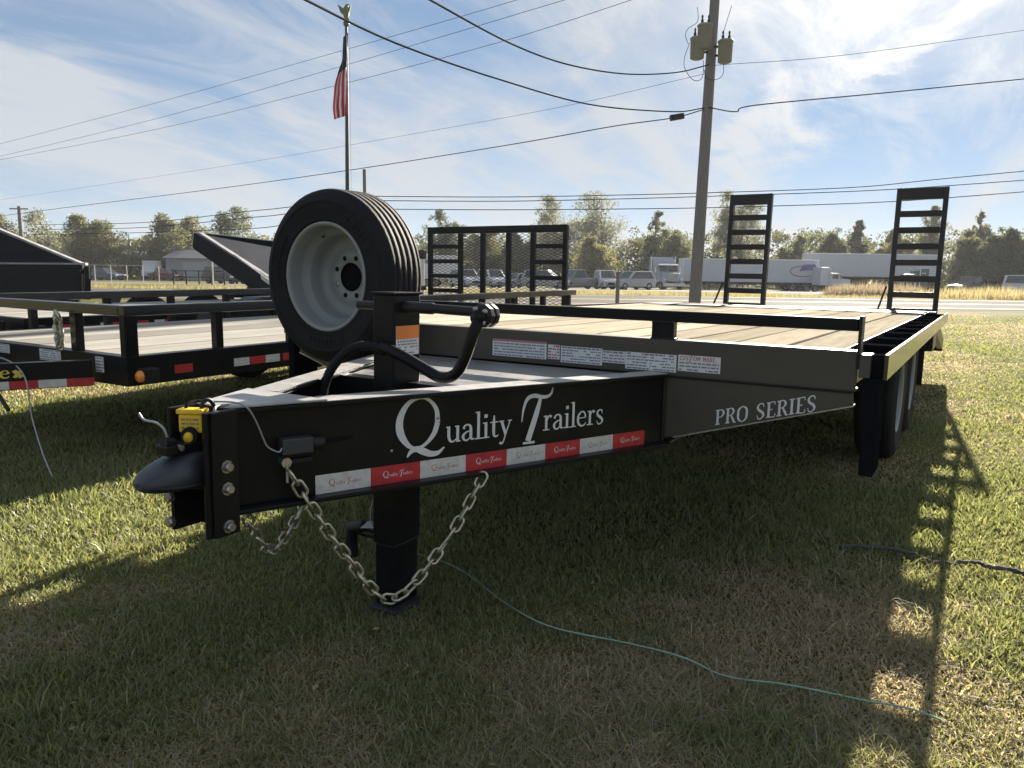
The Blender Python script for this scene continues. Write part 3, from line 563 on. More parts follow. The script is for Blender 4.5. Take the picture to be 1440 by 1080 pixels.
# yellow lock hanging over the latch
lk = thing('coupler_lock', 'bright yellow lock clipped over the hitch coupler latch', 'lock', MW @ Vector((-.004, -1.445, .662)))
lk.rotation_euler = (TAU, 0, RAD(28)); lk.scale = (.74, .74, .86)
mb = MB(); mb.box(-.038, .038, -.02, .02, .028, .078); mb.build('body', YELLOW, lk, .006)
mb = MB(); mb.box(-.043, .043, -.025, .025, .0785, .092); mb.build('lid', YELLOW, lk, .004)
mb = MB(); mb.lathe([(.0005, -.012), (.026, -.012), (.028, -.008), (.028, .014), (.0005, .014)], 18, (0, -.021, .018), 'Y'); mb.build('shroud', RUB, lk)
mb = MB(); mb.lathe([(.0005, -.008), (.013, -.008), (.015, 0), (.015, .002)], 14, (0, -.034, .018), 'Y'); mb.build('key_cylinder', YELLOW, lk)
mb = MB(); mb.tube(smooth_path([(.028, .0, .09), (.03, .01, .108), (.04, .03, .112), (.05, .05, .09)]), .006, 8); mb.build('shackle', SATIN, lk)
m2 = MB(); pm = MB(); print_lines(pm, .06, .034, 3, 0, 9); m2.add([(-.03+v[0], -.0208, .036+v[1]) for v in pm.v], pm.f); m2.build('print', INKG, lk)
# breakaway switch and cables
def railbox(name, s0, s1, z0, z1, o0, o1, m, bevel=.003, parent=tr):
    mb = MB(); mb.add([rail_pt(s, z, o) for z in (z0, z1) for o in (o0, o1) for s in (s0, s1)], [(0, 1, 3, 2), (4, 6, 7, 5), (0, 4, 5, 1), (2, 3, 7, 6), (0, 2, 6, 4), (1, 5, 7, 3)]); return mb.build(name, m, parent, bevel)
railbox('breakaway_switch', .135, .215, .613, .654, .0005, .035, GREYP, .004)
mb = MB(); mb.tube([rail_pt(.2155, .634, .018), rail_pt(.245, .634, .018)], .0165, 14); mb.build('switch_boot', SATIN, tr)
mb = MB(); mb.tube(smooth_path([rail_pt(.135, .632, .03), rail_pt(.125, .625, .035), rail_pt(.10, .64, .035), rail_pt(.09, .66, .035), rail_pt(.075, .70, .036), rail_pt(.055, .738, .035), rail_pt(.03, .752, .02), Vector((.0, -1.40, .752))]), .0022, 6); mb.build('breakaway_cable', CABLE, tr)
mb = MB(); mb.tube(smooth_path([Vector((-.03, -1.39, .748)), Vector((-.03, -1.42, .752)), Vector((-.02, -1.45, .745)), Vector((-.015, -1.455, .72))]), .004, 6); mb.build('breakaway_cable', WIRE, tr)
mb = MB(); mb.tube(smooth_path([Vector((.04, -1.38, .746)), Vector((.05, -1.42, .748)), Vector((.062, -1.437, .735)), Vector((.062, -1.44, .66))]), .0035, 6); mb.build('breakaway_cable', CABLE, tr)
mb = MB(); mb.tube([rail_pt(.245, .632, .015), rail_pt(.33, .635, .006)], .003, 6); mb.build('switch_lead', WIRE, tr)
railbox('clamp_block', .15, .22, .585, .597, .0005, .012, SATIN, .002)
mb = MB(); mb.tube([rail_pt(.147, .594, .0), rail_pt(.147, .594, .03)], .013, 8); mb.tube([rail_pt(.147, .59, .03), rail_pt(.146, .545, .032)], .004, 6); mb.build('chain_bolt', STEEL, tr)

def weld(pts):
    P = [Vector(p_) for p_ in pts]; n = max(4, int((P[-1]-P[0]).length/.006)); Q = [P[0].lerp(P[-1], i/n) for i in range(n+1)]
    mb = MB(); mb.tube(Q, [.0035+.0018*(i % 2)+random.uniform(0, .0006) for i in range(n+1)], 6); mb.build('weld_bead', SATIN, tr)
weld([rail_pt(1.500, ZB+.014, .003), rail_pt(1.500, ZT-.014, .003)]); weld([(.62, -.001, .7275), (1.21, -.001, .7275)])
for x_ in (.544, .625): weld([(x_, .006, D_+.005), (x_, .042, D_+.005)])
weld([(.544, .005, D_+.005), (.625, .005, D_+.005)]); weld([(.545, .005, .9145), (.624, .005, .9145)]); weld([rail_pt(.004, ZB+.014, .001), rail_pt(.004, ZT-.014, .001)]); weld([(-.042, -.7955, .5985), (.043, -.7955, .5985)])
# decals on the right rail
def decal_frame(s, z, off, slope=0):
    """matrix: x along the rail, y up, z outward"""
    p = rail_pt(s, z, off); M = Matrix.Identity(4)
    for i, v in enumerate((DR, Vector((0, 0, 1)), NR)):
        for r_ in range(3): M[r_][i] = v[r_]
    M.translation = p; return M
LOGO = logo_mesh(); lm_w = LOGO.mesh('lettering', WHITE); lm_r = LOGO.mesh('lettering', INKR); lm_g = LOGO.mesh('lettering', INKG)
lo = obj('lettering', lm_w, tr); lo.matrix_local = decal_frame(.458, .586, .0012)
edges = [.230, .384, .534, .684, .830, .978, 1.121, 1.266, 1.415]
for i in range(8):
    o = railbox('reflective_tape', edges[i], edges[i+1]-.0004, .4935, .5435, .0002, .0008, TAPER if i % 2 else TAPEW, 0)
    l2 = obj('lettering', lm_w if i % 2 else (lm_r if i in (0, 2) else lm_g), o); l2.matrix_local = decal_frame(edges[i]+.036, .513, .0010) @ Matrix.Scale(.118, 4)
for s_, z in ((.446, .583), (.589, .661)):
    mb = MB(); mb.lathe([(.0003, .003), (.004, .002), (.005, 0)], 8); o = mb.build('rivet', STEEL, tr); o.matrix_local = decal_frame(s_, z, .001)
# skirt lettering, following the lower edge
ang = math.atan2(.643-.570, 1.066-.789); xw = 0
M = Matrix.Translation((.789, .0025, .572)) @ Matrix(((1, 0, 0, 0), (0, 0, -1, 0), (math.tan(ang), 1, 0, 0), (0, 0, 0, 1)))
for wd_ in ('PRO', 'SERIES'):
    mb = MB(); xw = word(mb, wd_, xw, 0, .052, gap=.07, wk=.95, xs=.88) + .022
    mb2 = MB(); mb2.v = [tuple(M @ Vector(v)) for v in mb.v]; mb2.f = mb.f; mb2.sm = mb.sm; mb2.build('lettering', WHITE, tr)
# header stickers
for x0, x1, z0, z1, rows, sd, ink in ((-.119, .127, .749, .816, 6, 1, INKG), (.133, .184, .753, .808, 5, 2, INKR), (.189, .361, .744, .806, 6, 3, INKG), (.3625, .4515, .757, .801, 4, 4, INKG), (.4525, .643, .741, .802, 6, 5, INKG), (.649, .797, .749, .805, 5, 6, INKG)):
    st = MB(); st.box(x0, x1, -.0006, -.0001, z0, z1); o = st.build('sticker', WHITE, tr)
    pm = MB()
    if sd == 6:
        word(pm, 'CUSTOM MADE', x0+.006, z1-.018, .0145, gap=.12, wk=1.1); m2 = MB(); m2.add([(v[0], -.0009-v[2], v[1]) for v in pm.v], pm.f); m2.build('heading', INKR, o); pm = MB(); print_lines(pm, x1-x0, (z1-z0)*.62, 3, 0, sd, x0, z0)
    else: print_lines(pm, x1-x0, z1-z0, rows, 0, sd, x0, z0, .15)
    m2 = MB(); m2.add([(v[0], -.0008, v[1]) for v in pm.v], pm.f); m2.build('print', ink, o)
    if sd == 1: m2 = MB(); m2.box(x0, x1, -.0011, -.0009, z1-.008, z1); m2.build('red_band', mat('faded_red', (.45, .18, .15), .5), o)

# safety chains
def link_mesh(pitch, r):
    mb = MB(); hw = pitch*.34; L2 = pitch*.5-r*.2; P = []
    for i in range(20):
        a = 2*math.pi*i/20; P.append((hw*math.cos(a), math.copysign(max(0, L2+r-hw), math.sin(a))+hw*math.sin(a), 0))
    P.append(P[0]); mb.tube(P, r, 7, cap=False); return mb.mesh('link', ZINC)
def chain(label, p0, p1, low, pitch, r, me):
    """hangs from p0 to p1 through low (trailer-local points)"""
    pts = smooth_path([p0, p0.lerp(low, .48)+Vector((0, 0, -.035)), low, p1.lerp(low, .45)+Vector((0, 0, -.05)), p1], 30); pts = [MW @ p for p in pts]
    c = thing('safety_chain', label, 'chain', pts[0], group='safety chains of the flatbed trailer')
    acc = 0; tgt = pitch/2; k = 0
    for a, b in zip(pts, pts[1:]):
        l = (b-a).length
        while acc+l > tgt:
            p = a.lerp(b, (tgt-acc)/l); d = (b-a).normalized(); sd = d.cross(Vector((.3, .6, .74))).normalized(); nn = sd.cross(d)
            if k % 2: sd, nn = nn, -sd
            rr = random.uniform(-.25, .25); sd, nn = sd*math.cos(rr)+nn*math.sin(rr), nn*math.cos(rr)-sd*math.sin(rr)
            o = bpy.data.objects.new('link', me); COL.objects.link(o); o.parent = c
            M = Matrix(((sd.x, d.x, nn.x, p.x), (sd.y, d.y, nn.y, p.y), (sd.z, d.z, nn.z, p.z), (0, 0, 0, 1))); M.translation = p - c.location
            o.matrix_local = M; tgt += pitch; k += 1
        acc += l
LK1 = link_mesh(.040, .0042)
chain('zinc safety chain looping under the tongue past the jack leg', rail_pt(.15, .572, .035), Vector((.335, -.735, .485)), Vector((.218, -1.01, .175)), .036, .0042, LK1)
chain('shorter zinc safety chain drooping behind the hitch coupler plates', rail_pt(.15, .50, .02, -1), Vector((-.27, -.80, .46)), Vector((-.153, -1.092, .262)), .036, .0042, LK1)

# ================================================================== neighbouring trailers on the left
def ut_trailer(label, loc, gate=True):
    t = thing('utility_trailer', label, 'trailer', loc, group='open utility trailers parked beside the flatbed')
    hw, L = 1.075, 5.3
    for sd in (1, -1):
        mb = MB(); xs = sorted((sd*(hw-.05), sd*hw)); mb.box(xs[0], xs[1], .0505, L, .44, .60); mb.build('side_rail', BLACK, t, .004)
        mb = MB(); xs = sorted((sd*(hw-.055), sd*(hw+.003))); mb.box(xs[0], xs[1], .0, L-.05, .815, .872); mb.build('top_rail', GLOSSB, t, .005)
        y = .0
        while y < L-.1:
            mb = MB(); wd = .075 if y == 0 else .05; xs = sorted((sd*(hw-.052), sd*(hw-.002))); mb.box(xs[0], xs[1], y+.0015, y+wd, .601 if y else .44, .8145); mb.build('upright', BLACK, t, .003); y += .565
        for k, y in enumerate((.28, .68, .80, .92, 1.06, 1.24, 1.36)):
            mb = MB(); xs = sorted((sd*(hw+.0003), sd*(hw+.001))); mb.box(xs[0], xs[1], y, y+.115, .482, .53); mb.build('reflective_tape', TAPER if k in (0, 2, 4, 6) else TAPEW, t)
        mb = MB(); P = [(2.15, .52), (2.22, .68), (2.36, .735), (3.75, .735), (3.90, .68), (3.96, .52)]; x0 = sd*(hw+.004)
        for (ya, za), (yb, zb) in zip(P, P[1:]): mb.prism([(x0, ya, za), (x0, yb, zb), (x0+sd*.26, yb, zb), (x0+sd*.26, ya, za)], (0, 0, .005))
        mb.build('fender', BLACK, t)
        for y in (2.62, 3.48): make_wheel('wheel', t, (sd*(hw+.13), y, .345), .345, .19, .20, rot=math.pi/2*sd, detail=False)
    mb = MB(); mb.box(-hw+.0, hw, .0, .05, .44, .6005); mb.build('front_rail', BLACK, t, .004)
    mb = MB(); mb.box(-hw+.056, hw-.056, .0, .055, .8155, .8715); mb.build('top_rail', GLOSSB, t, .005)
    mb = MB(); mb.box(-hw, hw, L, L+.06, .44, .60); mb.build('rear_rail', BLACK, t, .004)
    for x in (-.57, .57): mb = MB(); mb.box(x-.03, x+.03, .003, .05, .601, .815); mb.build('upright', BLACK, t, .003)
    n = 11; wp = (2*hw-.104)/n
    for i in range(n):
        mb = MB(); x = -hw+.052+i*wp; mb.box(x+.003, x+wp-.003, .052, L-.004, .566, .604+random.uniform(-.002, .002)); mb.build('plank', WOOD3, t, .003)
    mb = MB()
    for y in (.6, 1.6, 2.6, 3.6, 4.6): mb.box(-hw+.051, hw-.051, y, y+.05, .45, .5655)
    mb.build('floor_joists', SATIN, t)
    for sd in (1, -1):
        mb = MB(); mb.bar((sd*.80, -.03, .50), (sd*.05, -1.38, .50), .06, .14); rl = mb.build('tongue_rail', BLACK, t, .004)
    mb = MB(); mb.box(-.05, .05, -1.55, -1.3, .46, .56); mb.build('coupler', SATIN, t, .02)
    mb = MB(); mb.box(.43, .49, -.60, -.54, .28, .90); mb.tube([(.46, -.57, .90), (.46, -.57, .97), (.56, -.57, .97), (.56, -.57, 1.0)], .012, 6); mb.build('jack', BLACK, t, .004)
    mb = MB(); mb.box(hw+.004, hw+.075, .05, .14, .455, .535); b_ = mb.build('light_bracket', SATIN, t, .003)
    mb = MB(); mb.lathe([(.0005, -.024), (.022, -.022), (.032, -.012), (.034, 0)], 16, (hw+.04, .05, .495), 'Y'); mb.build('marker_lens', AMBER, b_)
    for x0, x1, z0, z1, s in ((-.42, -.15, .535, .59, 1), (.20, .43, .525, .59, 2), (.78, .86, .50, .585, 3)):
        mb = MB(); mb.box(x0, x1, -.0006, -.0002, z0, z1); o = mb.build('sticker', WHITE, t); pm = MB(); print_lines(pm, x1-x0, z1-z0, 5, 0, s, x0, z0); m2 = MB(); m2.add([(v[0], -.0008, v[1]) for v in pm.v], pm.f); m2.build('print', INKG, o)
    if gate:
        gt = MB()
        for x in (-1.09, .83): gt.box(x, x+.055, L+.062, L+.11, .62, 1.51)
        gt.box(-1.09, .885, L+.061, L+.111, 1.5105, 1.595); gt.box(-1.12, .92, L+.0605, L+.12, .56, .6195); go = gt.build('ramp_gate', BLACK, t, .004)
        for x in (-.62, -.29, .075, .41):
            mb = MB(); mb.box(x-.005, x+.057, L+.065, L+.105, .62, 1.51); mb.build('gate_bar', BLACK, go, .003)
        for xa, xb in ((-1.034, -.626), (.468, .829)):
            for z in (1.33, 1.15, .97, .79): mb = MB(); mb.box(xa, xb, L+.067, L+.10, z, z+.05); mb.build('gate_rung', BLACK, go, .003)
        mb = MB(); X0, X1, Z0, Z1, pz = -1.03, .83, .625, 1.505, .036; sl = .42
        k = -int((X1-X0)*sl/pz)-1
        while Z0+k*pz < Z1:
            for sgn in (1, -1):
                pts = []
                za = Z0+k*pz; zb = za+(X1-X0)*sl
                if zb < Z0: continue
                xa, xb = X0, X1; za_, zb_ = za, zb
                if za < Z0: xa = X0+(Z0-za)/sl; za_ = Z0
                if zb > Z1: xb = X0+(Z1-za)/sl; zb_ = Z1
                if xb-xa < .02: continue
                yy = L+.085+.003*sgn
                a, b = ((xa, yy, za_), (xb, yy, zb_)) if sgn > 0 else ((X1+X0-xa, yy, za_), (X1+X0-xb, yy, zb_))
                mb.bar(a, b, .003, .0045)
            k += 1
        tag(mb.build('wire_mesh', BLACK, go), kind='stuff')
    return t
t2 = ut_trailer('open utility trailer with mesh ramp gate standing upright at its rear', (-3.38, -.2, 0))
# lettering and tape on its right tongue rail
a_, b_ = Vector((.80, -.03, 0)), Vector((.05, -1.38, 0)); dr2 = (a_-b_).normalized(); nr2 = Vector((dr2.y, -dr2.x, 0))
def t2f(s, z, off): p = b_+dr2*s+nr2*(.03+off); return Vector((p.x, p.y, z))
def t2box(name, s0, s1, z0, z1, m):
    mb = MB(); mb.add([t2f(s, z, o) for z in (z0, z1) for o in (.0003, .001) for s in (s0, s1)], [(0, 1, 3, 2), (4, 6, 7, 5), (0, 4, 5, 1), (2, 3, 7, 6), (0, 2, 6, 4), (1, 5, 7, 3)]); return mb.build(name, m, t2)
for k in range(10): t2box('reflective_tape', .25+.13*k, .38+.13*k-.0005, .434, .476, TAPER if k % 2 else TAPEW)
for ch, s_ in (('e', 1.12), ('x', 1.178)):
    mb = MB(); pm = MB(); word(pm, ch, 0, 0, .038, gap=.1, wk=1.5, xs=1.4); mb.add([t2f(s_+v[0], .495+v[1], .0012+v[2]) for v in pm.v], pm.f); mb.build('letter', YPAINT, t2)
mb = MB(); mb.tube(smooth_path([(.05, -.60, .58), (.35, -.42, .60), (.58, -.36, .585), (.72, -.34, .50), (.78, -.35, .30), (.88, -.36, .12), (.98, -.37, .01)]), .004, 6); mb.build('wiring_lead', CABLE, t2)
mb = MB(); mb.tube(smooth_path([(.10, -.5, .56), (.26, -.42, .61), (.36, -.38, .56), (.38, -.36, .47), (.43, -.34, .38), (.5, -.33, .30)]), .011, 6); mb.build('trailer_plug', GREYP, t2)
me2 = link_mesh(.05, .006)
c2 = thing('coiled_chain', 'bundle of zinc chain hung on the utility trailer front rail', 'chain', (-2.86, -.24, .80))
for k in range(10):
    for j in range(3):
        o = bpy.data.objects.new('link', me2); COL.objects.link(o); o.parent = c2; o.location = (j*.022-.02, -.01*j, -.016*k-.01*j); o.rotation_euler = (RAD(90+random.uniform(-25, 25)), random.uniform(-.5, .5), (k % 2)*1.5)
def second_trailer(src, label, loc):
    c = src.copy(); COL.objects.link(c); c.location = loc; c['label'] = label
    for ch in src.children:
        if ch.name.startswith(('ramp_gate', 'letter', 'wiring', 'trailer_plug', 'top_rail', 'upright', 'sticker')): continue
        copy_tree(ch, c)
    return c
second_trailer(t2, 'low flat-deck trailer half hidden behind the railed utility trailer', (-6.7, .9, 0))

# dump trailer at the far left: wedge-sided bed over a chassis
def quad_panel(mb, p, th):
    p = [Vector(q) for q in p]; n = (p[1]-p[0]).cross(p[3]-p[0]).normalized(); mb.prism(p, n*th)
dp = thing('dump_trailer', 'black dump trailer with sloping bed side at the left edge', 'trailer', at(60, 440, 11.2) * 1); dp.location.z = 0
o0 = dp.location
def rel(x, y, d): return at(x, y, d) - o0
mb = MB(); quad_panel(mb, [rel(-190, 372, 10.6), rel(118, 374, 11), rel(-10, 320, 11), rel(-190, 250, 10.6)], .06); mb.build('bed_side', BLACK, dp, .004)
mb = MB(); quad_panel(mb, [rel(-190, 372, 13), rel(96, 374, 13.2), rel(-10, 326, 13.2), rel(-190, 258, 13)], .06); mb.build('bed_side', BLACK, dp, .004)
mb = MB(); quad_panel(mb, [rel(-190, 424, 10.5), rel(119, 421, 10.9), rel(119, 373.5, 10.9), rel(-190, 371.5, 10.5)], .09); mb.build('bed_wall', BLACK, dp, .006)
mb = MB(); quad_panel(mb, [rel(119, 421, 10.9), rel(100, 417, 13.2), rel(100, 376, 13.2), rel(119, 375, 10.9)], .08); mb.build('tailgate', BLACK, dp, .006)
mb = MB(); mb.bar(rel(-190, 369.5, 10.55), rel(122, 371.5, 10.95), .10, .035); mb.build('top_flange', DUSTGLARE, dp, .003)  # glare-coloured bar paints the bright top edge
mb = MB(); mb.bar(rel(118, 372, 10.97), rel(-10, 319, 10.97), .10, .03); mb.build('edge_trim', DUSTGLARE, dp, .003)  # pale bar paints the lit line on the sloping edge
mb = MB(); mb.bar(rel(-190, 432, 10.9), rel(112, 428, 11.6), .12, .14); mb.build('chassis_rail', BLACK, dp, .004)
mb = MB(); mb.tube([rel(113, 384, 10.75), rel(123, 378, 10.75)], .03, 8); mb.tube([rel(122, 374, 10.7), rel(123, 392, 10.75)], .035, 8); mb.build('gate_latch', SATIN, dp)
for x in (20, 68): p = rel(x, 440, 11.6); make_wheel('wheel', dp, (p.x, p.y, .36), .36, .19, .21, rot=math.atan2(FW.y, FW.x)-math.pi/2+.5, detail=False)
# tilt-bed trailer: raised bed
tb = thing('tilt_trailer', 'black tilt-bed trailer with its bed raised beyond the spare wheel', 'trailer', at(360, 430, 11.8)); tb.location.z = 0; o0 = tb.location
mb = MB(); quad_panel(mb, [rel(279, 352, 10.8), rel(450, 470, 10.2), rel(450, 437, 10.2), rel(281, 329, 10.8)], .10); mb.build('bed_side', BLACK, tb, .006)
mb = MB(); quad_panel(mb, [rel(330, 352, 12.6), rel(470, 372, 12.4), rel(470, 348, 12.4), rel(284, 327, 12.6)], .08); mb.build('bed_side', BLACK, tb, .006)
mb = MB(); quad_panel(mb, [rel(284, 334, 10.9), rel(446, 440, 10.35), rel(470, 368, 12.35), rel(300, 338, 12.5)], .05); mb.build('bed_floor', DARKST, tb)
mb = MB(); mb.bar(rel(282, 328, 10.8), rel(450, 436, 10.2), .09, .025); mb.build('edge_trim', DUSTGLARE, tb, .003)  # lit upper edge painted in as a pale glare-coloured bar
mb = MB(); quad_panel(mb, [rel(332, 364, 10.6), rel(450, 452, 10.05), rel(450, 445, 10.05), rel(332, 358, 10.6)], .05); mb.build('side_trim', STEEL, tb)
mb = MB(); quad_panel(mb, [rel(279, 350, 10.85), rel(281, 329, 10.85), rel(286, 326, 12.6), rel(300, 346, 12.6)], .08); mb.build('bed_nose', BLACK, tb, .005)
mb = MB(); mb.bar(rel(318, 412, 11.2), rel(470, 416, 11.6), .12, .12); mb.build('chassis_rail', BLACK, tb, .004)
mb = MB(); mb.tube([rel(352, 410, 11.3), rel(356, 372, 11.4)], .05, 8); mb.build('lift_cylinder', SATIN, tb)
for x in (395, 430): p = rel(x, 425, 11.6); make_wheel('wheel', tb, (p.x, p.y, .36), .36, .19, .21, rot=.9, detail=False)

# ================================================================== small things lying on the grass
HOSE = mat('green_twine', (.24, .38, .30), .6)
hp = [(-.75, -.22, .012), (-.45, -.30, .015), (-.208, -.36, .018), (.026, -.41, .02), (.327, -.557, .02), (.494, -.622, .025), (.712, -.596, .032), (.91, -.602, .035), (1.037, -.612, .03), (1.177, -.59, .034), (1.341, -.55, .036), (1.46, -.528, .03), (1.56, -.50, .012)]
mb = MB(); mb.tube([p_+Vector((0, 0, .004*math.sin(i*.37)-.006)) for i, p_ in enumerate(smooth_path(hp, 8))], .0026, 6); mb.build('garden_line', HOSE, label='thin pale green cord trailing over the grass below the tongue', cat='cord')
rp = [(1.10, .62, .012), (1.257, .66, .026), (1.382, .654, .03), (1.456, .618, .022), (1.537, .631, .034), (1.60, .655, .04), (1.63, .630, .04), (1.682, .663, .036), (1.746, .637, .036), (1.83, .60, .03), (1.95, .61, .026)]
P = smooth_path(rp, 6); mb = MB(); mb.tube([p+Vector((random.uniform(-.004, .004), random.uniform(-.004, .004), random.uniform(-.003, .004))) for p in P], [random.uniform(.005, .011) for _ in P], 7)
mb.build('old_rope', mat('weathered_rope', (.06, .055, .055), .9, col2=(.14, .12, .11), vscale=40, bump=.5), label='dark weathered rope lying in the sunlit grass at right', cat='rope')

# ================================================================== poles, flag, wires
POLEW = mat('pole_wood', (.13, .12, .11), .85, col2=(.21, .195, .18), vscale=4, bump=.4, bscale=30, stretch=(8, 8, .4))
TRF = mat('transformer_grey', (.24, .24, .22), .5, var=.12)
GREENPAT = mat('eagle_bronze', (.16, .17, .06), .5, metal=.5)
pb, pt_ = at(976, 434, 23), at(1010, -70, 23.2); pb.z = 0
up_ = thing('utility_pole', 'leaning wooden utility pole with three grey transformers by the road', 'utility pole', pb)
dpo = pt_-pb
mb = MB(); mb.tube([Vector((0, 0, -.3)), dpo*.5, dpo], [.185, .165, .14], 14); mb.build('shaft', POLEW, up_)
def on_pole(y): return (y-434)/(-70-434)
ca = dpo*on_pole(-14); mb = MB(); mb.bar(ca-VR*1.15-VD*.16, ca+VR*1.15-VD*.16, .10, .12); mb.build('crossarm', POLEW, up_, .006)
for a in (-1.0, -.45, .9):
    mb = MB(); mb.lathe([(.001, .19), (.03, .19), (.055, .15), (.03, .12), (.06, .08), (.03, .05), (.03, 0)], 10, ca+VR*a-VD*.16+Vector((0, 0, .06))); mb.build('insulator', TRF, up_)
mb = MB(); i0 = ca+VR*.72-VD*.2; mb.lathe([(.001, -.30), (.06, -.28), (.03, -.22), (.07, -.18), (.03, -.12), (.06, -.08), (.02, 0)], 10, i0); mb.build('cutout', mat('green_glass', (.10, .30, .14), .2, spec=.8), up_)
mb = MB(); i0 = ca-VR*.42-VD*.2; mb.lathe([(.001, -.30), (.06, -.28), (.03, -.22), (.07, -.18), (.03, -.12), (.06, -.08), (.02, 0)], 10, i0); mb.build('cutout', TRF, up_)
for px, y0, y1, dd in ((990, 36, 69, 22.75), (980, 54, 83, 22.9), (1019, 58, 88, 22.7)):
    a, b = at(px, y1, dd)-pb, at(px, y0, dd)-pb; mb = MB(); hgt = (b-a).length
    mb.lathe([(.001, -.01), (.16, -.01), (.205, .02), (.215, hgt*.9), (.235, hgt*.91), (.235, hgt*.95), (.20, hgt), (.001, hgt+.03)], 18, a); tf = mb.build('transformer', TRF, up_)
    for dx in (-.09, .1):
        m2 = MB(); m2.lathe([(.001, .26), (.02, .26), (.035, .2), (.02, .16), (.045, .1), (.03, 0)], 8, a+Vector((0, 0, hgt))+VR*dx); m2.build('bushing', SATIN, tf)
    m2 = MB(); pc = dpo*on_pole((y0+y1)/2)
    for q in (.3, .7): m2.bar(a+Vector((0, 0, hgt*q)), pc+Vector((0, 0, (q-.5)*hgt)), .05, .06)
    m2.build('bracket', SATIN, tf)
def jumper(pts): mb = MB(); mb.tube(smooth_path([at(*p)-pb for p in pts], 6), .009, 5); mb.build('jumper_wire', WIRE, up_)
jumper([(981, 10, 22.9), (981, 30, 22.8), (968, 40, 22.7), (964, 50, 22.7), (968, 62, 22.7)])
jumper([(970, 60, 22.8), (963, 80, 22.8), (963, 96, 22.8), (974, 112, 22.8), (985, 112, 22.8), (989, 102, 22.8), (989, 84, 22.8)])
jumper([(1018, 90, 22.7), (1016, 106, 22.7), (1006, 112, 22.7), (994, 110, 22.7), (990, 98, 22.7)]); jumper([(1029, 8, 22.8), (1022, 30, 22.8), (1016, 50, 22.8)])
pl2 = [at(943, 166, 22.6), at(961, 163, 22.7)]
def wire(label, pts, r, group='overhead wires'):
    mb = MB(); P = smooth_path([at(*p) for p in pts], 10); o = Vector(P[0]); mb.tube([p-o for p in P], r, 6); ob = mb.build('power_line', WIRE, label=label, cat='wire', group=group); ob.location = o; return ob
w3 = wire('cable with a dark splice box running left from the leaning pole', [(-60, 312, 60), (60, 296, 52), (300, 266, 42), (500, 238, 34), (720, 203, 28), (860, 178, 24.5), (945, 166, 23), (990, 154, 22.9)], .016)
mb = MB(); mb.bar(pl2[0]-w3.location, pl2[1]-w3.location, .16, .17); mb.build('splice_box', SATIN, w3, .02)
wire('lower thick service cable sweeping from top left down to the pole', [(400, -18, 10), (430, 0, 11), (560, 62, 14), (700, 111, 17.5), (830, 147, 20.5), (945, 157, 22.4), (990, 152, 22.9)], .019)
wire('upper thick service cable sagging in from the top to the pole', [(575, -18, 12), (605, 0, 13), (720, 62, 16.5), (800, 91, 18.8), (880, 104, 21), (950, 102, 22.3), (997, 91, 22.9)], .019)
wire('cable running right from the pole below the transformers', [(996, 151, 22.9), (1035, 157, 23), (1062, 148, 23.2), (1250, 130, 24.5), (1500, 105, 26.5)], .017)
wire('thin upper wire running right from the transformers', [(1003, 92, 23), (1200, 76, 25), (1500, 34, 29)], .008)
wire('highest thin wire slanting up to the top centre', [(-60, 218, 62), (200, 150, 50), (450, 80, 40), (720, 2, 31), (860, -45, 28)], .010)
wire('second thin wire slanting up behind the flagpole', [(-60, 234, 62), (200, 172, 50), (450, 102, 40), (800, -2, 29), (900, -35, 27)], .010)
wire('third thin wire slanting up behind the flag', [(-60, 236, 62), (200, 186, 50), (450, 126, 39), (700, 60, 31), (900, -4, 27)], .010)
wire('faint wire crossing behind the flagpole to the leaning pole', [(-60, 290, 60), (300, 236, 45), (600, 185, 33), (800, 148, 27), (990, 104, 23)], .006)
for k, (ya, yb, yc, yd, nm) in enumerate(((276, 271, 262, 240, 'top'), (282, 276, 268, 254, 'middle'), (294, 292, 286, 270, 'bottom'))):
    dl_ = (318-k*-6) if False else (312+7*k)
    wire(nm+' of three level wires crossing behind both upright ramps', [(517, ya, 44), (700, ya+1, 44), (860, (ya+yb)/2+1, 44), (1000, yb, 44), (1200, (yb+yc)/2-3, 44), (1320, (yc+yd)/2+1, 44), (1500, yd-5, 44)], .025)
    wire(nm+' of three wires leading left from behind the spare wheel', [(517, ya, 44), (400, ya+16+3*k, 50), (340, ya+22+3*k, 54), (200, 313+7*k, 64), (47, 316+7*k, 76)], .026)
def small_pole(name, label, px, ytop, d, r, arm=False):
    b = gnd(px, d); t = thing(name, label, 'pole', b); top = at(px, ytop, d)-b
    mb = MB(); mb.tube([Vector((0, 0, -.2)), Vector((top.x*0, 0, top.z))], [r, r*.8], 10); mb.build('shaft', POLEW, t)
    if arm: mb = MB(); mb.bar(Vector((0, 0, top.z-.25))-VR*.9, Vector((0, 0, top.z-.25))+VR*.9, .1, .12); mb.build('crossarm', POLEW, t)
    return t
small_pole('utility_pole', 'distant dark utility pole with crossarm among the trees at left', 47, 293, 76, .2, True)
small_pole('utility_pole', 'slim pole tip rising just behind the spare wheel', 517, 244, 44, .12)
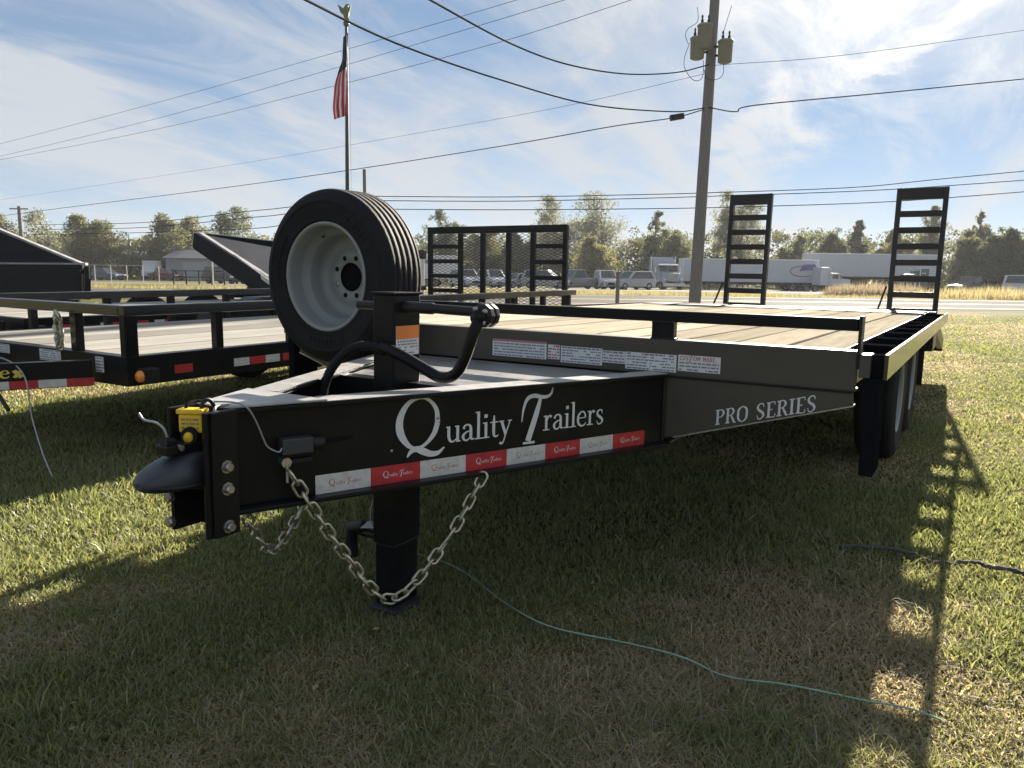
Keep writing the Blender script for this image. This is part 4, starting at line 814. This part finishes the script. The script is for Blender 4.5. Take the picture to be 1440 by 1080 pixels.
# flagpole
fb = gnd(492, 24); fp = thing('flagpole', 'tall grey metal flagpole topped with an eagle', 'flagpole', fb); ft = at(487, 38, 24)-fb
mb = MB(); mb.tube([Vector((0, 0, 0)), ft*.5, ft], [.075, .065, .045], 12); mb.build('shaft', mat('pole_metal', (.06, .063, .068), .55, spec=.2), fp)
mb = MB(); mb.lathe([(.001, -.10), (.07, -.075), (.10, 0), (.07, .075), (.001, .10)], 16, ft+Vector((0, 0, .10))); mb.build('ball', mat('tarnished', (.10, .11, .10), .4, metal=.6), fp)
mb = MB(); e = ft+Vector((0, 0, .22)); X = VR
mb.tube([e, e+Vector((0, 0, .15)), e+Vector((0, 0, .32)), e+Vector((0, 0, .42))+X*.03, e+Vector((0, 0, .46))+X*.09], [.05, .10, .085, .05, .015], 10)
for sd, k in ((-1, 1), (1, .6)):
    mb.prism([e+X*sd*.04+Vector((0, 0, .12)), e+X*sd*.17*k+Vector((0, 0, .20)), e+X*sd*.27*k+Vector((0, 0, .46)), e+X*sd*.12*k+Vector((0, 0, .36)), e+X*sd*.05+Vector((0, 0, .32))], VD*.03)
mb.prism([e-X*.08+Vector((0, 0, -.02)), e+X*.12+Vector((0, 0, -.02)), e+X*.05+Vector((0, 0, .12)), e-X*.04+Vector((0, 0, .12))], VD*.04)
mb.build('eagle', GREENPAT, fp)
mb = MB(); mb.tube([ft+X*.09, Vector((ft.x*.3, ft.y*.3, ft.z*.3))+X*.12, Vector((0, 0, 1.0))+X*.09], .006, 4); mb.build('halyard', CABLE, fp)
fl = thing('flag', 'limp red white and blue striped flag hanging on the flagpole', 'flag', at(488, 46, 23.9)); o0 = fl.location
FRED, FWHT, FBLU = mat('flag_red', (.70, .05, .08), .8), mat('flag_white', (.85, .82, .82), .8), mat('flag_blue', (.03, .05, .11), .8)
def flag_pt(u, v):
    """u 0..1 hoist side to fly, v 0..1 down"""
    left = [8, 6, 7, 11, 15, 19, 21, 20][min(7, int(v*7.99))]; i = v*7; lft = [6, 7, 8, 15, 21, 22, 23, 19]; a = int(min(i, 6)); f_ = i-a; wl = lft[a]*(1-f_)+lft[a+1]*f_
    sh = -max(0, v-.55)*9
    px = 489 + sh*u*1.2 - wl*u*(1-.25*v) ; py = 46+v*116+u*6
    return at(px, py, 23.9+.10*math.sin(u*15+v*4)) - o0
NU = 7
for i in range(NU):
    mb = MB(); nv = 24; ks = [j/nv for j in range(nv+1)]
    for (s0, s1, m_) in ((0, .40, FBLU), (.40, 1.0, FRED if i % 2 == 0 else FWHT)):
        mb = MB(); V = []; 
        for j in range(13):
            v = s0+(s1-s0)*j/12 + (0 if j in (0,) else 0)
            if s0 == 0 or True: vv = v + (.06*i/NU if (j == 12 and s0 == 0) or (j == 0 and s0 > 0) else 0)
            V += [flag_pt(i/NU, vv), flag_pt((i+.5)/NU, vv), flag_pt((i+1)/NU, vv)]
        mb.add(V, [(3*j+c, 3*j+c+1, 3*j+c+4, 3*j+c+3) for j in range(12) for c in (0, 1)], True)
        o = mb.build('canton_fold' if s0 == 0 else 'stripe', m_, fl); sm = o.modifiers.new('t', 'SOLIDIFY'); sm.thickness = .008

# ================================================================== across the road
def car(label, px, d, head, color, kind='suv', rough=.3):
    """body along local X, front at +X"""
    t = thing('parked_'+('pickup' if kind == 'pickup' else 'car'), label, 'pickup' if kind == 'pickup' else 'car', gnd(px, d), head, 'vehicles parked across the road')
    P = mat('paint_%02x%02x%02x' % tuple(int(c*255) for c in color), color, rough, var=.05, coat=.5)
    L, W, Hb, Ht = {'suv': (4.6, 1.86, 1.0, 1.72), 'sedan': (4.6, 1.8, .86, 1.42), 'pickup': (5.4, 1.95, 1.02, 1.82), 'van': (5.2, 1.95, 1.1, 2.0)}[kind]; h = L/2
    mb = MB(); prof = [(-h, .38), (-h, Hb*.86), (-h+.08, Hb), (h*.42, Hb), (h-.25, Hb*.86), (h, Hb*.66), (h+.02, .42), (h-.15, .28), (-h+.15, .28)]
    mb.prism([(x, -W/2, z) for x, z in prof], (0, W, 0)); b = mb.build('body', P, t, .07)
    c0, c1, c2, c3 = {'suv': (-h+.06, -h+.35, .25, h*.46), 'sedan': (-h+.75, -h+1.35, .30, h*.44), 'pickup': (-.55, -.42, .55, h*.42), 'van': (-h+.05, -h+.2, .9, h*.6)}[kind]
    iw = W/2-.06; tw = W/2-.20
    lo_, hi = [(c0, Hb), (c3, Hb)], [(c1, Ht), (c2, Ht)]
    V = [(lo_[0][0], -iw, Hb), (lo_[1][0], -iw, Hb), (lo_[1][0], iw, Hb), (lo_[0][0], iw, Hb), (c1, -tw, Ht), (c2, -tw, Ht), (c2, tw, Ht), (c1, tw, Ht)]
    mb = MB(); mb.add(V, [(0, 1, 5, 4), (1, 2, 6, 5), (2, 3, 7, 6), (3, 0, 4, 7), (4, 5, 6, 7), (0, 3, 2, 1)]); mb.build('cabin', P, t, .05)
    G = mat('car_glass', (.02, .025, .03), .08, spec=.8, var=.1)
    def win(a, b, c, d_):
        A = [Vector(V[i]) for i in (a, b, c, d_)]; n = (A[1]-A[0]).cross(A[3]-A[0]).normalized(); cen = sum(A, Vector())/4
        if n.dot(cen-Vector((0, 0, (Hb+Ht)/2))) < 0: n = -n
        q = [cen+(p-cen)*.84 for p in A]; m2 = MB(); m2.prism([p+n*.004 for p in q], n*.012); m2.build('window', G, t)
    win(0, 1, 5, 4); win(1, 2, 6, 5); win(2, 3, 7, 6); win(3, 0, 4, 7)
    if kind == 'pickup':
        mb = MB(); mb.box(-h+.1, c0-.05, -W/2+.12, W/2-.12, Hb-.02, Hb+.012); mb.build('bed', WIRE, t)
    for x in (-h*.62, h*.64):
        for sd in (1, -1): make_wheel('wheel', t, (x, sd*(W/2-.09), .34), .34, .2, .21, rot=math.pi if sd > 0 else 0, detail=False)
    for sd in (1, -1):
        mb = MB(); mb.box(h-.16, h+.03, sd*W*.36-.16, sd*W*.36+.16, Hb*.66, Hb*.80); mb.build('headlight', mat('lamp_clear', (.7, .7, .72), .15, spec=.8), t, .02)
        mb = MB(); mb.box(-h-.012, -h+.05, sd*W*.42-.09, sd*W*.42+.09, Hb*.6, Hb*.92); mb.build('tail_light', mat('lamp_red', (.35, .02, .02), .2), t, .01)
    mb = MB(); mb.box(h+.012, h+.04, -W*.24, W*.24, .46, Hb*.66); mb.build('grille', WIRE, t)
    return t
FACE = math.atan2(-VD.y, -VD.x)     # nose towards the camera
WHT, SIL, DRK, GRY, BLU, MAR = (.62, .63, .64), (.36, .37, .39), (.02, .022, .025), (.16, .17, .18), (.05, .07, .12), (.16, .02, .03)
car('white suv seen between the first two bars of the mesh gate', 655, 74, FACE+.5, WHT, 'suv')
car('white suv seen between the second and third mesh gate bars', 692, 74, FACE+.45, WHT, 'suv')
car('silver sedan between the middle mesh gate bars', 724, 73, FACE-.7, SIL, 'sedan')
car('pale grey sedan behind the right bay of the mesh gate', 766, 72, FACE+1.3, SIL, 'suv')
car('dark pickup with pale cab just right of the mesh gate', 808, 73, FACE-1.1, GRY, 'pickup')
car('white pickup parked left of the silver hatchback', 845, 74, FACE+.3, WHT, 'pickup')
car('silver car parked just left of the semi truck', 882, 71, FACE-1.0, SIL, 'suv')
car('dark suv parked under the raised tilt bed', 324, 78, FACE+1.2, DRK, 'suv')
car('dark pickup parked right beside the dark suv under tilt bed', 348, 78, FACE+.2, DRK, 'pickup')
car('dark blue car behind the fence at far left', 158, 92, FACE+1.3, BLU, 'sedan')
car('red and white car left of the grey building', 243, 96, FACE+1.2, MAR, 'sedan')
car('dark pickup half hidden by brush right of the tall ramp', 1352, 82, FACE-1.2, DRK, 'pickup')
car('white van at the right edge beyond the dry weeds', 1436, 80, FACE+.5, WHT, 'van')
# box truck left of the building
bt = thing('box_truck', 'white box truck parked left of the grey building', 'truck', gnd(222, 104), FACE+.25); bt.scale = (.8, .8, .8)
mb = MB(); mb.box(-2.6, 1.2, -1.15, 1.15, .95, 3.0); mb.build('box', mat('box_white', (.6, .6, .6), .5), bt, .04)
mb = MB(); mb.prism([(1.25, -1.0, .5), (3.0, -1.0, .5), (3.0, -1.0, 1.25), (2.3, -1.0, 1.45), (1.9, -1.0, 2.25), (1.25, -1.0, 2.3)], (0, 2.0, 0)); mb.build('cab', mat('box_white', (.6, .6, .6), .5), bt, .06)
for x in (-1.6, 2.2):
    for sd in (1, -1): make_wheel('wheel', bt, (x, sd*.95, .45), .45, .27, .28, rot=math.pi if sd > 0 else 0, detail=False)
cn = thing('storage_trailer', 'white box trailer behind the left bay of the mesh gate', 'trailer', gnd(618, 80), VYAW)
mb = MB(); mb.box(-2.6, 2.0, -1.2, 1.2, .8, 3.2); mb.build('box', mat('box_white', (.6, .6, .6), .5), cn, .03)
for x in (-1.2, -.3):
    for sd in (1, -1): make_wheel('wheel', cn, (x, sd*1.0, .42), .42, .25, .25, rot=math.pi if sd > 0 else 0, detail=False)
mb = MB(); mb.box(-1.5, .3, -1.2065, -1.2005, 2.35, 2.75); mb.build('panel_print', INKG, cn)

# semi trailers and tractors
SEMIW = mat('semi_white', (.50, .52, .56), .45, var=.05, vscale=1.5); CHROME = mat('chrome', (.5, .52, .55), .2, metal=.9)
def semi_trailer(label, px0, px1, ytop, ybot, d, landing=True):
    a, b = at(px0, 380, d), at(px1, 380, d); L = (b-a).length; t = thing('semi_trailer', label, 'semi trailer', gnd((px0+px1)/2, d), VYAW, 'semi trailers across the road')
    gz_ = t.location.z; zt, zb = at((px0+px1)/2, ytop, d).z-gz_, at((px0+px1)/2, ybot, d).z-gz_
    mb = MB(); mb.box(-L/2, L/2, -1.27, 1.27, zb, zt); mb.build('box', SEMIW, t, .03)
    mb = MB(); mb.box(-L/2-.01, L/2+.01, -1.29, 1.29, zt+.002, zt+.09); mb.build('roof_rail', mat('alu', (.75, .75, .75), .4, metal=.4), t, .01)
    n = int(L/1.22)
    for i in range(1, n): mb = MB(); mb.box(-L/2+i*L/n-.02, -L/2+i*L/n+.02, -1.283, -1.271, zb+.05, zt-.05); mb.build('side_post', SEMIW, t)
    mb = MB(); mb.box(-L/2+.5, L/2-.3, -.5, .5, zb-.28, zb-.004); mb.build('underframe', SATIN, t)
    for x in (L/2-1.2, L/2-2.5):
        for sd in (1, -1): make_wheel('wheel', t, (x, sd*1.0, .50), .50, .29, .30, rot=math.pi if sd > 0 else 0, detail=False)
    for x in (-L/2+2.8,):
        mb = MB(); mb.box(x, x+.12, -.9, -.75, .1, zb-.29); mb.box(x, x+.12, .75, .9, .1, zb-.29); mb.build('landing_gear', SATIN, t)
    return t, L, zb, zt
s1, L1, zb1, zt1 = semi_trailer('long pale semi trailer with purple logo seen behind the left ramp', 950, 1133, 366, 396, 82)
# purple and red swoosh on its tail end
mb = MB(); zc = (zb1+zt1)/2; xr = L1/2-1.4
mb.prism([(xr-.6, -1.290, zc+.05), (xr+1.15, -1.290, zc+.25), (xr+1.0, -1.290, zc+.80), (xr-.3, -1.290, zc+.72)], (0, .004, 0)); mb.build('logo_block', mat('logo_purple', (.12, .09, .30), .5), s1)
mb = MB(); P = [Vector((xr-.2+1.5*math.cos(a)*.9, -1.2915, zc+.05+.55*math.sin(a))) for a in [RAD(70+i*14) for i in range(18)]]; mb.tube(P, .05, 4); mb.build('logo_swoosh', mat('logo_red', (.40, .12, .18), .5), s1)
s2, L2, zb2, zt2 = semi_trailer('white semi trailer with bright roof rail behind the right ramp', 1121, 1300, 359, 389, 86)
def tractor(label, px, d, head, color, k=1.0, txt=False):
    t = thing('semi_tractor', label, 'truck', gnd(px, d), head, 'semi tractors across the road'); P = mat('tractor_%02x%02x%02x' % tuple(int(c*255) for c in color), color, .35, coat=.4)
    t.scale = (k, k, k)
    mb = MB(); mb.prism([(.1, -1.15, 1.0), (1.75, -1.15, 1.0), (1.75, -1.15, 1.95), (1.45, -1.15, 2.75), (.1, -1.15, 2.8)], (0, 2.3, 0)); cab = mb.build('cab', P, t, .07)
    mb = MB(); mb.prism([(-1.5, -1.2, 1.0), (.095, -1.2, 1.0), (.095, -1.2, 3.2), (-.3, -1.2, 3.6), (-1.5, -1.2, 3.6)], (0, 2.4, 0)); mb.build('sleeper', P, t, .07)
    mb = MB(); mb.prism([(1.755, -.72, .95), (3.6, -.66, .95), (3.6, -.66, 1.85), (1.755, -.72, 2.0)], (0, 1.38, 0)); mb.build('hood', P, t, .08)
    mb = MB(); mb.box(3.605, 3.66, -.52, .52, 1.0, 1.82); gr = mb.build('grille', CHROME, t, .02)
    for i in range(9): mb = MB(); mb.box(3.661, 3.675, -.46+i*.105, -.42+i*.105, 1.05, 1.77); mb.build('grille_bar', WIRE, gr)
    mb = MB(); mb.box(3.55, 3.95, -1.22, 1.22, .42, .80); mb.build('bumper', CHROME, t, .05)
    for sd in (1, -1):
        mb = MB(); mb.prism([(1.9, sd*.74, .98), (3.5, sd*.74, .78), (3.3, sd*.74, 1.25), (2.5, sd*.74, 1.38)], (0, sd*.42, 0)); mb.build('fender', P, t, .06)
        mb = MB(); mb.box(3.2, 3.56, sd*.92-.14, sd*.92+.14, 1.05, 1.27); mb.build('headlight', mat('lamp_clear', (.7, .7, .72), .15), t, .03)
        mb = MB(); mb.prism([(1.51, sd*.06, 2.05), (1.51, sd*1.02, 2.05), (1.38, sd*.98, 2.62), (1.38, sd*.06, 2.62)], (.28, 0, .0)); w_ = mb.build('windscreen', mat('car_glass', (.02, .025, .03), .08), t)
        mb = MB(); mb.box(.4, 1.3, sd*1.152 if sd > 0 else -1.165, 1.165 if sd > 0 else -1.152, 1.95, 2.55); mb.build('side_window', mat('car_glass', (.02, .025, .03), .08), t)
        mb = MB(); mb.tube([(-.1, sd*1.34, 1.0), (-.1, sd*1.34, 3.7)], .07, 10); mb.build('exhaust_stack', CHROME, t)
        mb = MB(); mb.box(1.5, 1.56, sd*1.38-.1, sd*1.38+.1, 1.9, 2.5); mb.tube([(1.5, sd*1.15, 2.45), (1.5, sd*1.38, 2.45)], .02, 5); mb.build('mirror', CHROME, t)
        for x, yy in ((2.7, .98), (-2.2, .95), (-3.5, .95)): make_wheel('wheel', t, (x, sd*yy, .5), .5, .29, .3, rot=math.pi if sd > 0 else 0, detail=False)
        mb = MB(); mb.tube([(-.3, sd*1.02, .65), (1.3, sd*1.02, .65)], .28, 12); mb.build('fuel_tank', CHROME, t)
    mb = MB(); mb.box(-4.2, 3.4, -.42, .42, .62, .92); mb.build('frame', SATIN, t)
    mb = MB(); mb.prism([(1.40, -1.1, 2.70), (1.85, -1.1, 2.66), (1.85, -1.1, 2.72), (1.40, -1.1, 2.84)], (0, 2.2, 0)); mb.build('sun_visor', CHROME, t)
    return t
tractor('silver grey conventional semi tractor facing the road', 926, 80, FACE+.12, (.30, .34, .40), .93)
tractor('white sleeper tractor parked in front of the white semi trailer', 1150, 80, VYAW+.15, (.55, .56, .58), .70)
gt_ = tractor('dark green sleeper tractor seen through the right ramp', 1272, 80, VYAW+math.pi, (.015, .06, .05), .70)
pm = MB(); print_lines(pm, 1.3, .34, 1, 0, 8, -1.42, 2.75); m2 = MB(); m2.add([(v[0], 1.206, v[1]) for v in pm.v], pm.f); m2.build('panel_print', WHITE, gt_)
# building with rail fence and yard fence
bl = thing('metal_building', 'low grey metal building with dark roof behind the rail fence', 'building', gnd(290, 98), VYAW)
GW = mat('metal_siding', (.25, .26, .29), .6, var=.08, vscale=.8)
mb = MB(); mb.box(-4.4, 4.4, 0, 7, 0, 2.75); mb.build('wall', GW, bl)
for i in range(22): mb = MB(); mb.box(-4.38+i*.4, -4.34+i*.4, -.022, -.001, .05, 2.7); mb.build('siding_rib', GW, bl)
mb = MB(); mb.prism([(-4.7, -.35, 2.65), (4.7, -.35, 2.65), (4.7, 3.5, 3.75), (-4.7, 3.5, 3.75)], (0, 0, .1)); mb.prism([(-4.7, 7.35, 2.65), (4.7, 7.35, 2.65), (4.7, 3.505, 3.75), (-4.7, 3.505, 3.75)], (0, 0, .1)); mb.build('roof', mat('dark_roof', (.09, .09, .11), .6), bl)
mb = MB(); mb.box(-2.2, .8, -.06, -.025, .02, 2.3); dr_ = mb.build('roller_door', mat('door_grey', (.30, .31, .33), .6), bl)
mb = MB(); mb.box(2.2, 3.1, -.06, -.025, .02, 2.05); mb.build('door', mat('door_dark', (.10, .10, .12), .5), bl)
def fence(name, label, px0, px1, d, h, n, rails, m, r=.05):
    a, b = gnd(px0, d), gnd(px1, d); t = thing(name, label, 'fence', a)
    for i in range(n):
        p = (b-a)*(i/(n-1)); mb = MB(); mb.tube([p+Vector((0, 0, -.1)), p+Vector((0, 0, h))], r, 8); mb.build('post', m, t)
    for z in rails: mb = MB(); mb.tube([Vector((0, 0, z)), (b-a)+Vector((0, 0, z))], r*.6, 6); mb.build('rail', m, t)
fence('rail_fence', 'black pipe rail fence in front of the grey building', 252, 322, 62, 1.15, 5, (1.1, .6), SATIN, .06)
fence('yard_fence', 'pale chain-link fence posts below the left trees', 122, 232, 84, 1.8, 6, (1.78,), mat('galv', (.5, .5, .5), .5, metal=.3), .05)
ms = thing('marker_post', 'grey wooden marker post standing by the near road edge', 'post', gnd(864, 23.5))
mb = MB(); mb.box(-.05, .05, -.04, .04, 0, 1.02); mb.build('post', POLEW, ms, .008); mb = MB(); mb.box(-.06, .06, -.05, .05, 1.021, 1.05); mb.build('cap', POLEW, ms)
wp = thing('white_post', 'thin white post with a dark top beside the spare wheel', 'post', gnd(595, 23))
mb = MB(); mb.tube([(0, 0, 0), (0, 0, 1.35)], .055, 10); mb.build('post', mat('white_pvc', (.6, .6, .58), .5), wp); mb = MB(); mb.box(-.09, .09, -.08, .08, 1.351, 1.62); mb.build('head', SATIN, wp, .02)
ys = thing('white_post', 'white pipe post in front of the grey building', 'post', gnd(306, 58)); mb = MB(); mb.tube([(0, 0, 0), (0, 0, 1.75)], .055, 10); mb.build('post', mat('white_pvc', (.6, .6, .58), .5), ys); mb = MB(); mb.lathe([(.06, 1.75), (.04, 1.80), (.001, 1.82)], 10); mb.build('cap', mat('white_pvc', (.6, .6, .58), .5), ys)

# trees
BARK = mat('bark', (.10, .085, .065), .9, col2=(.16, .14, .11), vscale=8, bump=.4)
def leaf_mesh(name, V, cols):
    n = len(V); me = bpy.data.meshes.new(name); me.vertices.add(n*4); me.vertices.foreach_set('co', V.astype(np.float32).ravel())
    me.loops.add(n*4); me.loops.foreach_set('vertex_index', np.arange(n*4, dtype=np.int32)); me.polygons.add(n); me.polygons.foreach_set('loop_start', (np.arange(n)*4).astype(np.int32)); me.update(calc_edges=True)
    C4 = np.ones((n, 4, 4), np.float32); C4[:, :, :3] = cols[:, None, :]; me.color_attributes.new('Col', 'FLOAT_COLOR', 'POINT').data.foreach_set('color', C4.ravel()); me.materials.append(MATS['grass_blade']); return me
def leaves(centers, rad, per, size, col, r):
    n = len(centers)*per; c = np.repeat(centers, per, 0); q = r.normal(0, 1, (n, 3)); q /= np.linalg.norm(q, axis=1)[:, None]; q *= (r.random((n, 1))**.45)*np.repeat(rad, per)[:, None]; q[:, 2] *= .8
    p = c+q; a = r.normal(0, 1, (n, 3)); a /= np.linalg.norm(a, axis=1)[:, None]; b = np.cross(a, r.normal(0, 1, (n, 3))); b /= np.linalg.norm(b, axis=1)[:, None]
    s = size*r.uniform(.5, 1.25, (n, 1)); V = np.stack([p-a*s*.5, p+b*s*.32, p+a*s*.5, p-b*s*.32], 1)
    k = np.repeat(r.uniform(.82, 1.15, (len(centers), 1)), per, 0)*r.uniform(.8, 1.2, (n, 1)); mixc = r.random((n, 1)); cc = (np.array(col[0])*(1-mixc)+np.array(col[1])*mixc)*k
    return V, cc
GREEN, OLIVE, YEL, DKG, PALE = ((.075, .09, .05), (.12, .135, .075)), ((.10, .108, .06), (.155, .155, .085)), ((.125, .127, .062), (.19, .18, .09)), ((.06, .074, .046), (.095, .11, .066)), ((.13, .138, .105), (.175, .18, .13))
def tree(label, px, ytop, halfw, d, col, dens=1.0, bare=.3, seed=0, name='tree', size=.36):
    r = np.random.default_rng(seed+100); b = gnd(px, d); t = thing(name, label, 'tree', b, group='trees beyond the road'); H = at(px, ytop, d).z-b.z; R = halfw/FPX*d
    z0 = H*bare; nl = int(r.integers(3, 6)); C = []; rad = []
    for k in range(nl):                                  # several leaders of unequal height
        hk = H*(1 if k == 0 else r.uniform(.58, .95)); off = R*r.uniform(.15, .62)*(0 if k == 0 and nl > 4 else 1); aa = r.uniform(0, 6.283); rk = R*r.uniform(.45, .78)
        m = int(40*dens*(.6+.8*hk/H))+6
        t_ = r.random(m)**.8; zz = z0*r.uniform(.7, 1.1)+(hk-z0)*t_; env = np.clip(np.sin(np.pi*(.16+.82*t_)), .06, 1)**.7
        an = r.uniform(0, 6.283, m); rr = rk*env*r.random(m)**.5*r.uniform(.7, 1.3, m)
        C.append(np.stack([np.cos(aa)*off*(.5+.5*t_)+np.cos(an)*rr, np.sin(aa)*off*(.5+.5*t_)+np.sin(an)*rr, np.minimum(zz, hk*.985)], 1)); rad.append(R*r.uniform(.15, .33, m)*(.6+.4*env))
    C = np.concatenate(C); rad = np.concatenate(rad); n = len(C)
    tb_ = MB(); lean = Vector((r.uniform(-.04, .04)*H, r.uniform(-.04, .04)*H, 0)); tk = .018*H+.03
    T = [Vector((0, 0, -.2)), Vector((0, 0, H*.2)), lean*.4+Vector((0, 0, H*.45)), lean*.7+Vector((0, 0, H*.7)), lean+Vector((0, 0, H*.94))]
    tb_.tube(smooth_path(T, 3), [tk*(1-.9*i/12) for i in range(13)], 7)
    for i in range(0, n, max(1, n//26)):
        c = Vector(C[i]); f_ = min(.85, max(.12, (c.z-H*.12)/H*.8)); s0 = Vector((0, 0, H*f_))+lean*f_; tb_.tube(smooth_path([s0, s0.lerp(c, .5)+Vector((0, 0, -.05*H*.3)), c], 3), [tk*.38, tk*.32, tk*.28, tk*.22, tk*.16, tk*.1, tk*.05], 5)
    tb_.build('trunk', BARK, t)
    V, cc = leaves(C, rad, int(64*dens**.4), .8*size*(d/100)**.5, col, r); obj('crown', leaf_mesh('crown', V, cc), t)
    return t
TR = [('yellow-green tree at the left edge behind the dump trailer', 18, 306, 54, 105, YEL, 1.2, .1), ('pale sparse tree right of the distant crossarm pole', 82, 302, 54, 110, PALE, .7, .15),
 ('olive tree above the chain-link fence posts', 136, 309, 45, 102, OLIVE, 1.2, .08), ('low thin pale tree left of the grey building', 192, 340, 51, 108, PALE, .6, .1),
 ('yellow-green tree rising behind the white box truck', 240, 304, 41, 108, OLIVE, 1.0, .12), ('dark rounded tree rising behind the raised tilt bed', 318, 291, 42, 112, GREEN, .9, .2), ('slim tree between the two taller trees over the building', 278, 306, 33, 116, PALE, .7, .3),
 ('rounded dark tree above the left end of the mesh gate', 628, 300, 37, 108, DKG, .9, .2), ('olive tree behind the middle of the mesh gate', 676, 322, 34, 104, OLIVE, 1.2, .05), ('dark tree behind the right half of the mesh gate', 728, 330, 30, 104, GREEN, 1.3, .05),
 ('tall sparse grey-green tree right above the mesh gate corner', 776, 281, 45, 112, PALE, .75, .25), ('tallest sparse tree left of the leaning utility pole', 842, 274, 60, 115, PALE, .85, .22), ('yellowing bushy tree behind the parked pickups', 828, 338, 44, 96, YEL, 1.4, .02),
 ('pointed green tree left of the semi tractor', 912, 301, 27, 106, GREEN, 1.1, .1), ('olive tree behind the semi tractor roof', 946, 328, 33, 104, OLIVE, 1.1, .05), ('sparse tall tree seen through the left ramp', 1030, 273, 39, 110, PALE, .9, .25),
 ('slim dark tree just right of the left ramp', 1098, 334, 26, 100, GREEN, 1.1, .05), ('dark rounded treetop above the white semi trailer', 1194, 307, 20, 112, DKG, 1.0, .3), ('bright yellow-green tree left of the right ramp', 1240, 326, 30, 100, YEL, 1.4, .05), ('tall sparse tree behind the top of the right ramp', 1288, 284, 28, 108, PALE, .8, .35),
 ('sparse two-headed tree just right of the right ramp', 1358, 289, 22, 106, PALE, .7, .4), ('dull olive tree standing right of the right ramp', 1338, 328, 34, 92, OLIVE, 1.5, .02), ('dense dark evergreen left of the white van', 1400, 325, 36, 86, DKG, 2.2, .0), ('dense dark green tree at the right edge', 1452, 328, 40, 88, DKG, 2.0, .0), ('dark green tree left of the bright yellow-green one', 1155, 332, 32, 102, GREEN, 1.3, .05)]
for i, (lb, px, yt, hw_, d, c, dn, ba) in enumerate(TR): tree(lb, px, yt, hw_, d, c, dn, ba, i)
# continuous far wood and hedge behind them
def wood(name, label, px0, px1, d0, d1, n, ylo, yhi, col, seed, size=.45):
    r = np.random.default_rng(seed); C = []; rd = []
    for i in range(n):
        px = r.uniform(px0, px1); d = r.uniform(d0, d1); g_ = gnd(px, d); top = at(px, ylo+(yhi-ylo)*(.5+.5*math.sin(px*.043+seed)*math.sin(px*.017))+r.uniform(-6, 6), d).z
        z = g_.z+(top-g_.z)*r.random(); C.append((g_.x, g_.y, z)); rd.append(r.uniform(.7, 1.5))
    V, cc = leaves(np.array(C), np.array(rd), 46, size, col, r); obj(name, leaf_mesh(name, V, cc), label=label, cat='woods', kind='stuff')
wood('far_woods', 'continuous low belt of dull green woods along the right skyline', 880, 1560, 118, 130, 900, 324, 340, ((.06, .07, .035), (.12, .125, .06)), 31)
wood('middle_woods', 'dull green brush behind the mesh gate and parked cars', 540, 900, 116, 126, 460, 332, 350, ((.06, .07, .035), (.12, .12, .055)), 34)
wood('far_hedge', 'low olive brush behind the fence at far left', -60, 460, 112, 124, 760, 328, 346, ((.085, .09, .05), (.14, .14, .08)), 32)
wood('understory', 'dark brush at the foot of the trees behind the trucks', 640, 1470, 98, 104, 520, 362, 374, ((.03, .04, .018), (.08, .085, .03)), 33, .4)

# ================================================================== thin air haze over the field and the road
hz = MB(); c_ = Vector((CAM.x, CAM.y, 0)); q = [c_+VR*a+VD*d+Vector((0, 0, -2.0)) for a, d in ((-700, -100), (700, -100), (700, 700), (-700, 700))]
hz.prism(q, (0, 0, 20.0)); hm = bpy.data.materials.new('haze_air'); hm.use_nodes = True; ht = hm.node_tree; ht.nodes.clear()
ho = ht.nodes.new('ShaderNodeOutputMaterial'); hv = ht.nodes.new('ShaderNodeVolumePrincipled'); hv.inputs['Density'].default_value = .0003; hv.inputs['Color'].default_value = (.90, .94, 1, 1); hv.inputs['Anisotropy'].default_value = .25
ht.links.new(hv.outputs[0], ho.inputs['Volume']); hz.build('haze', hm, label='thin pale haze hanging over the whole field', cat='haze', kind='stuff')
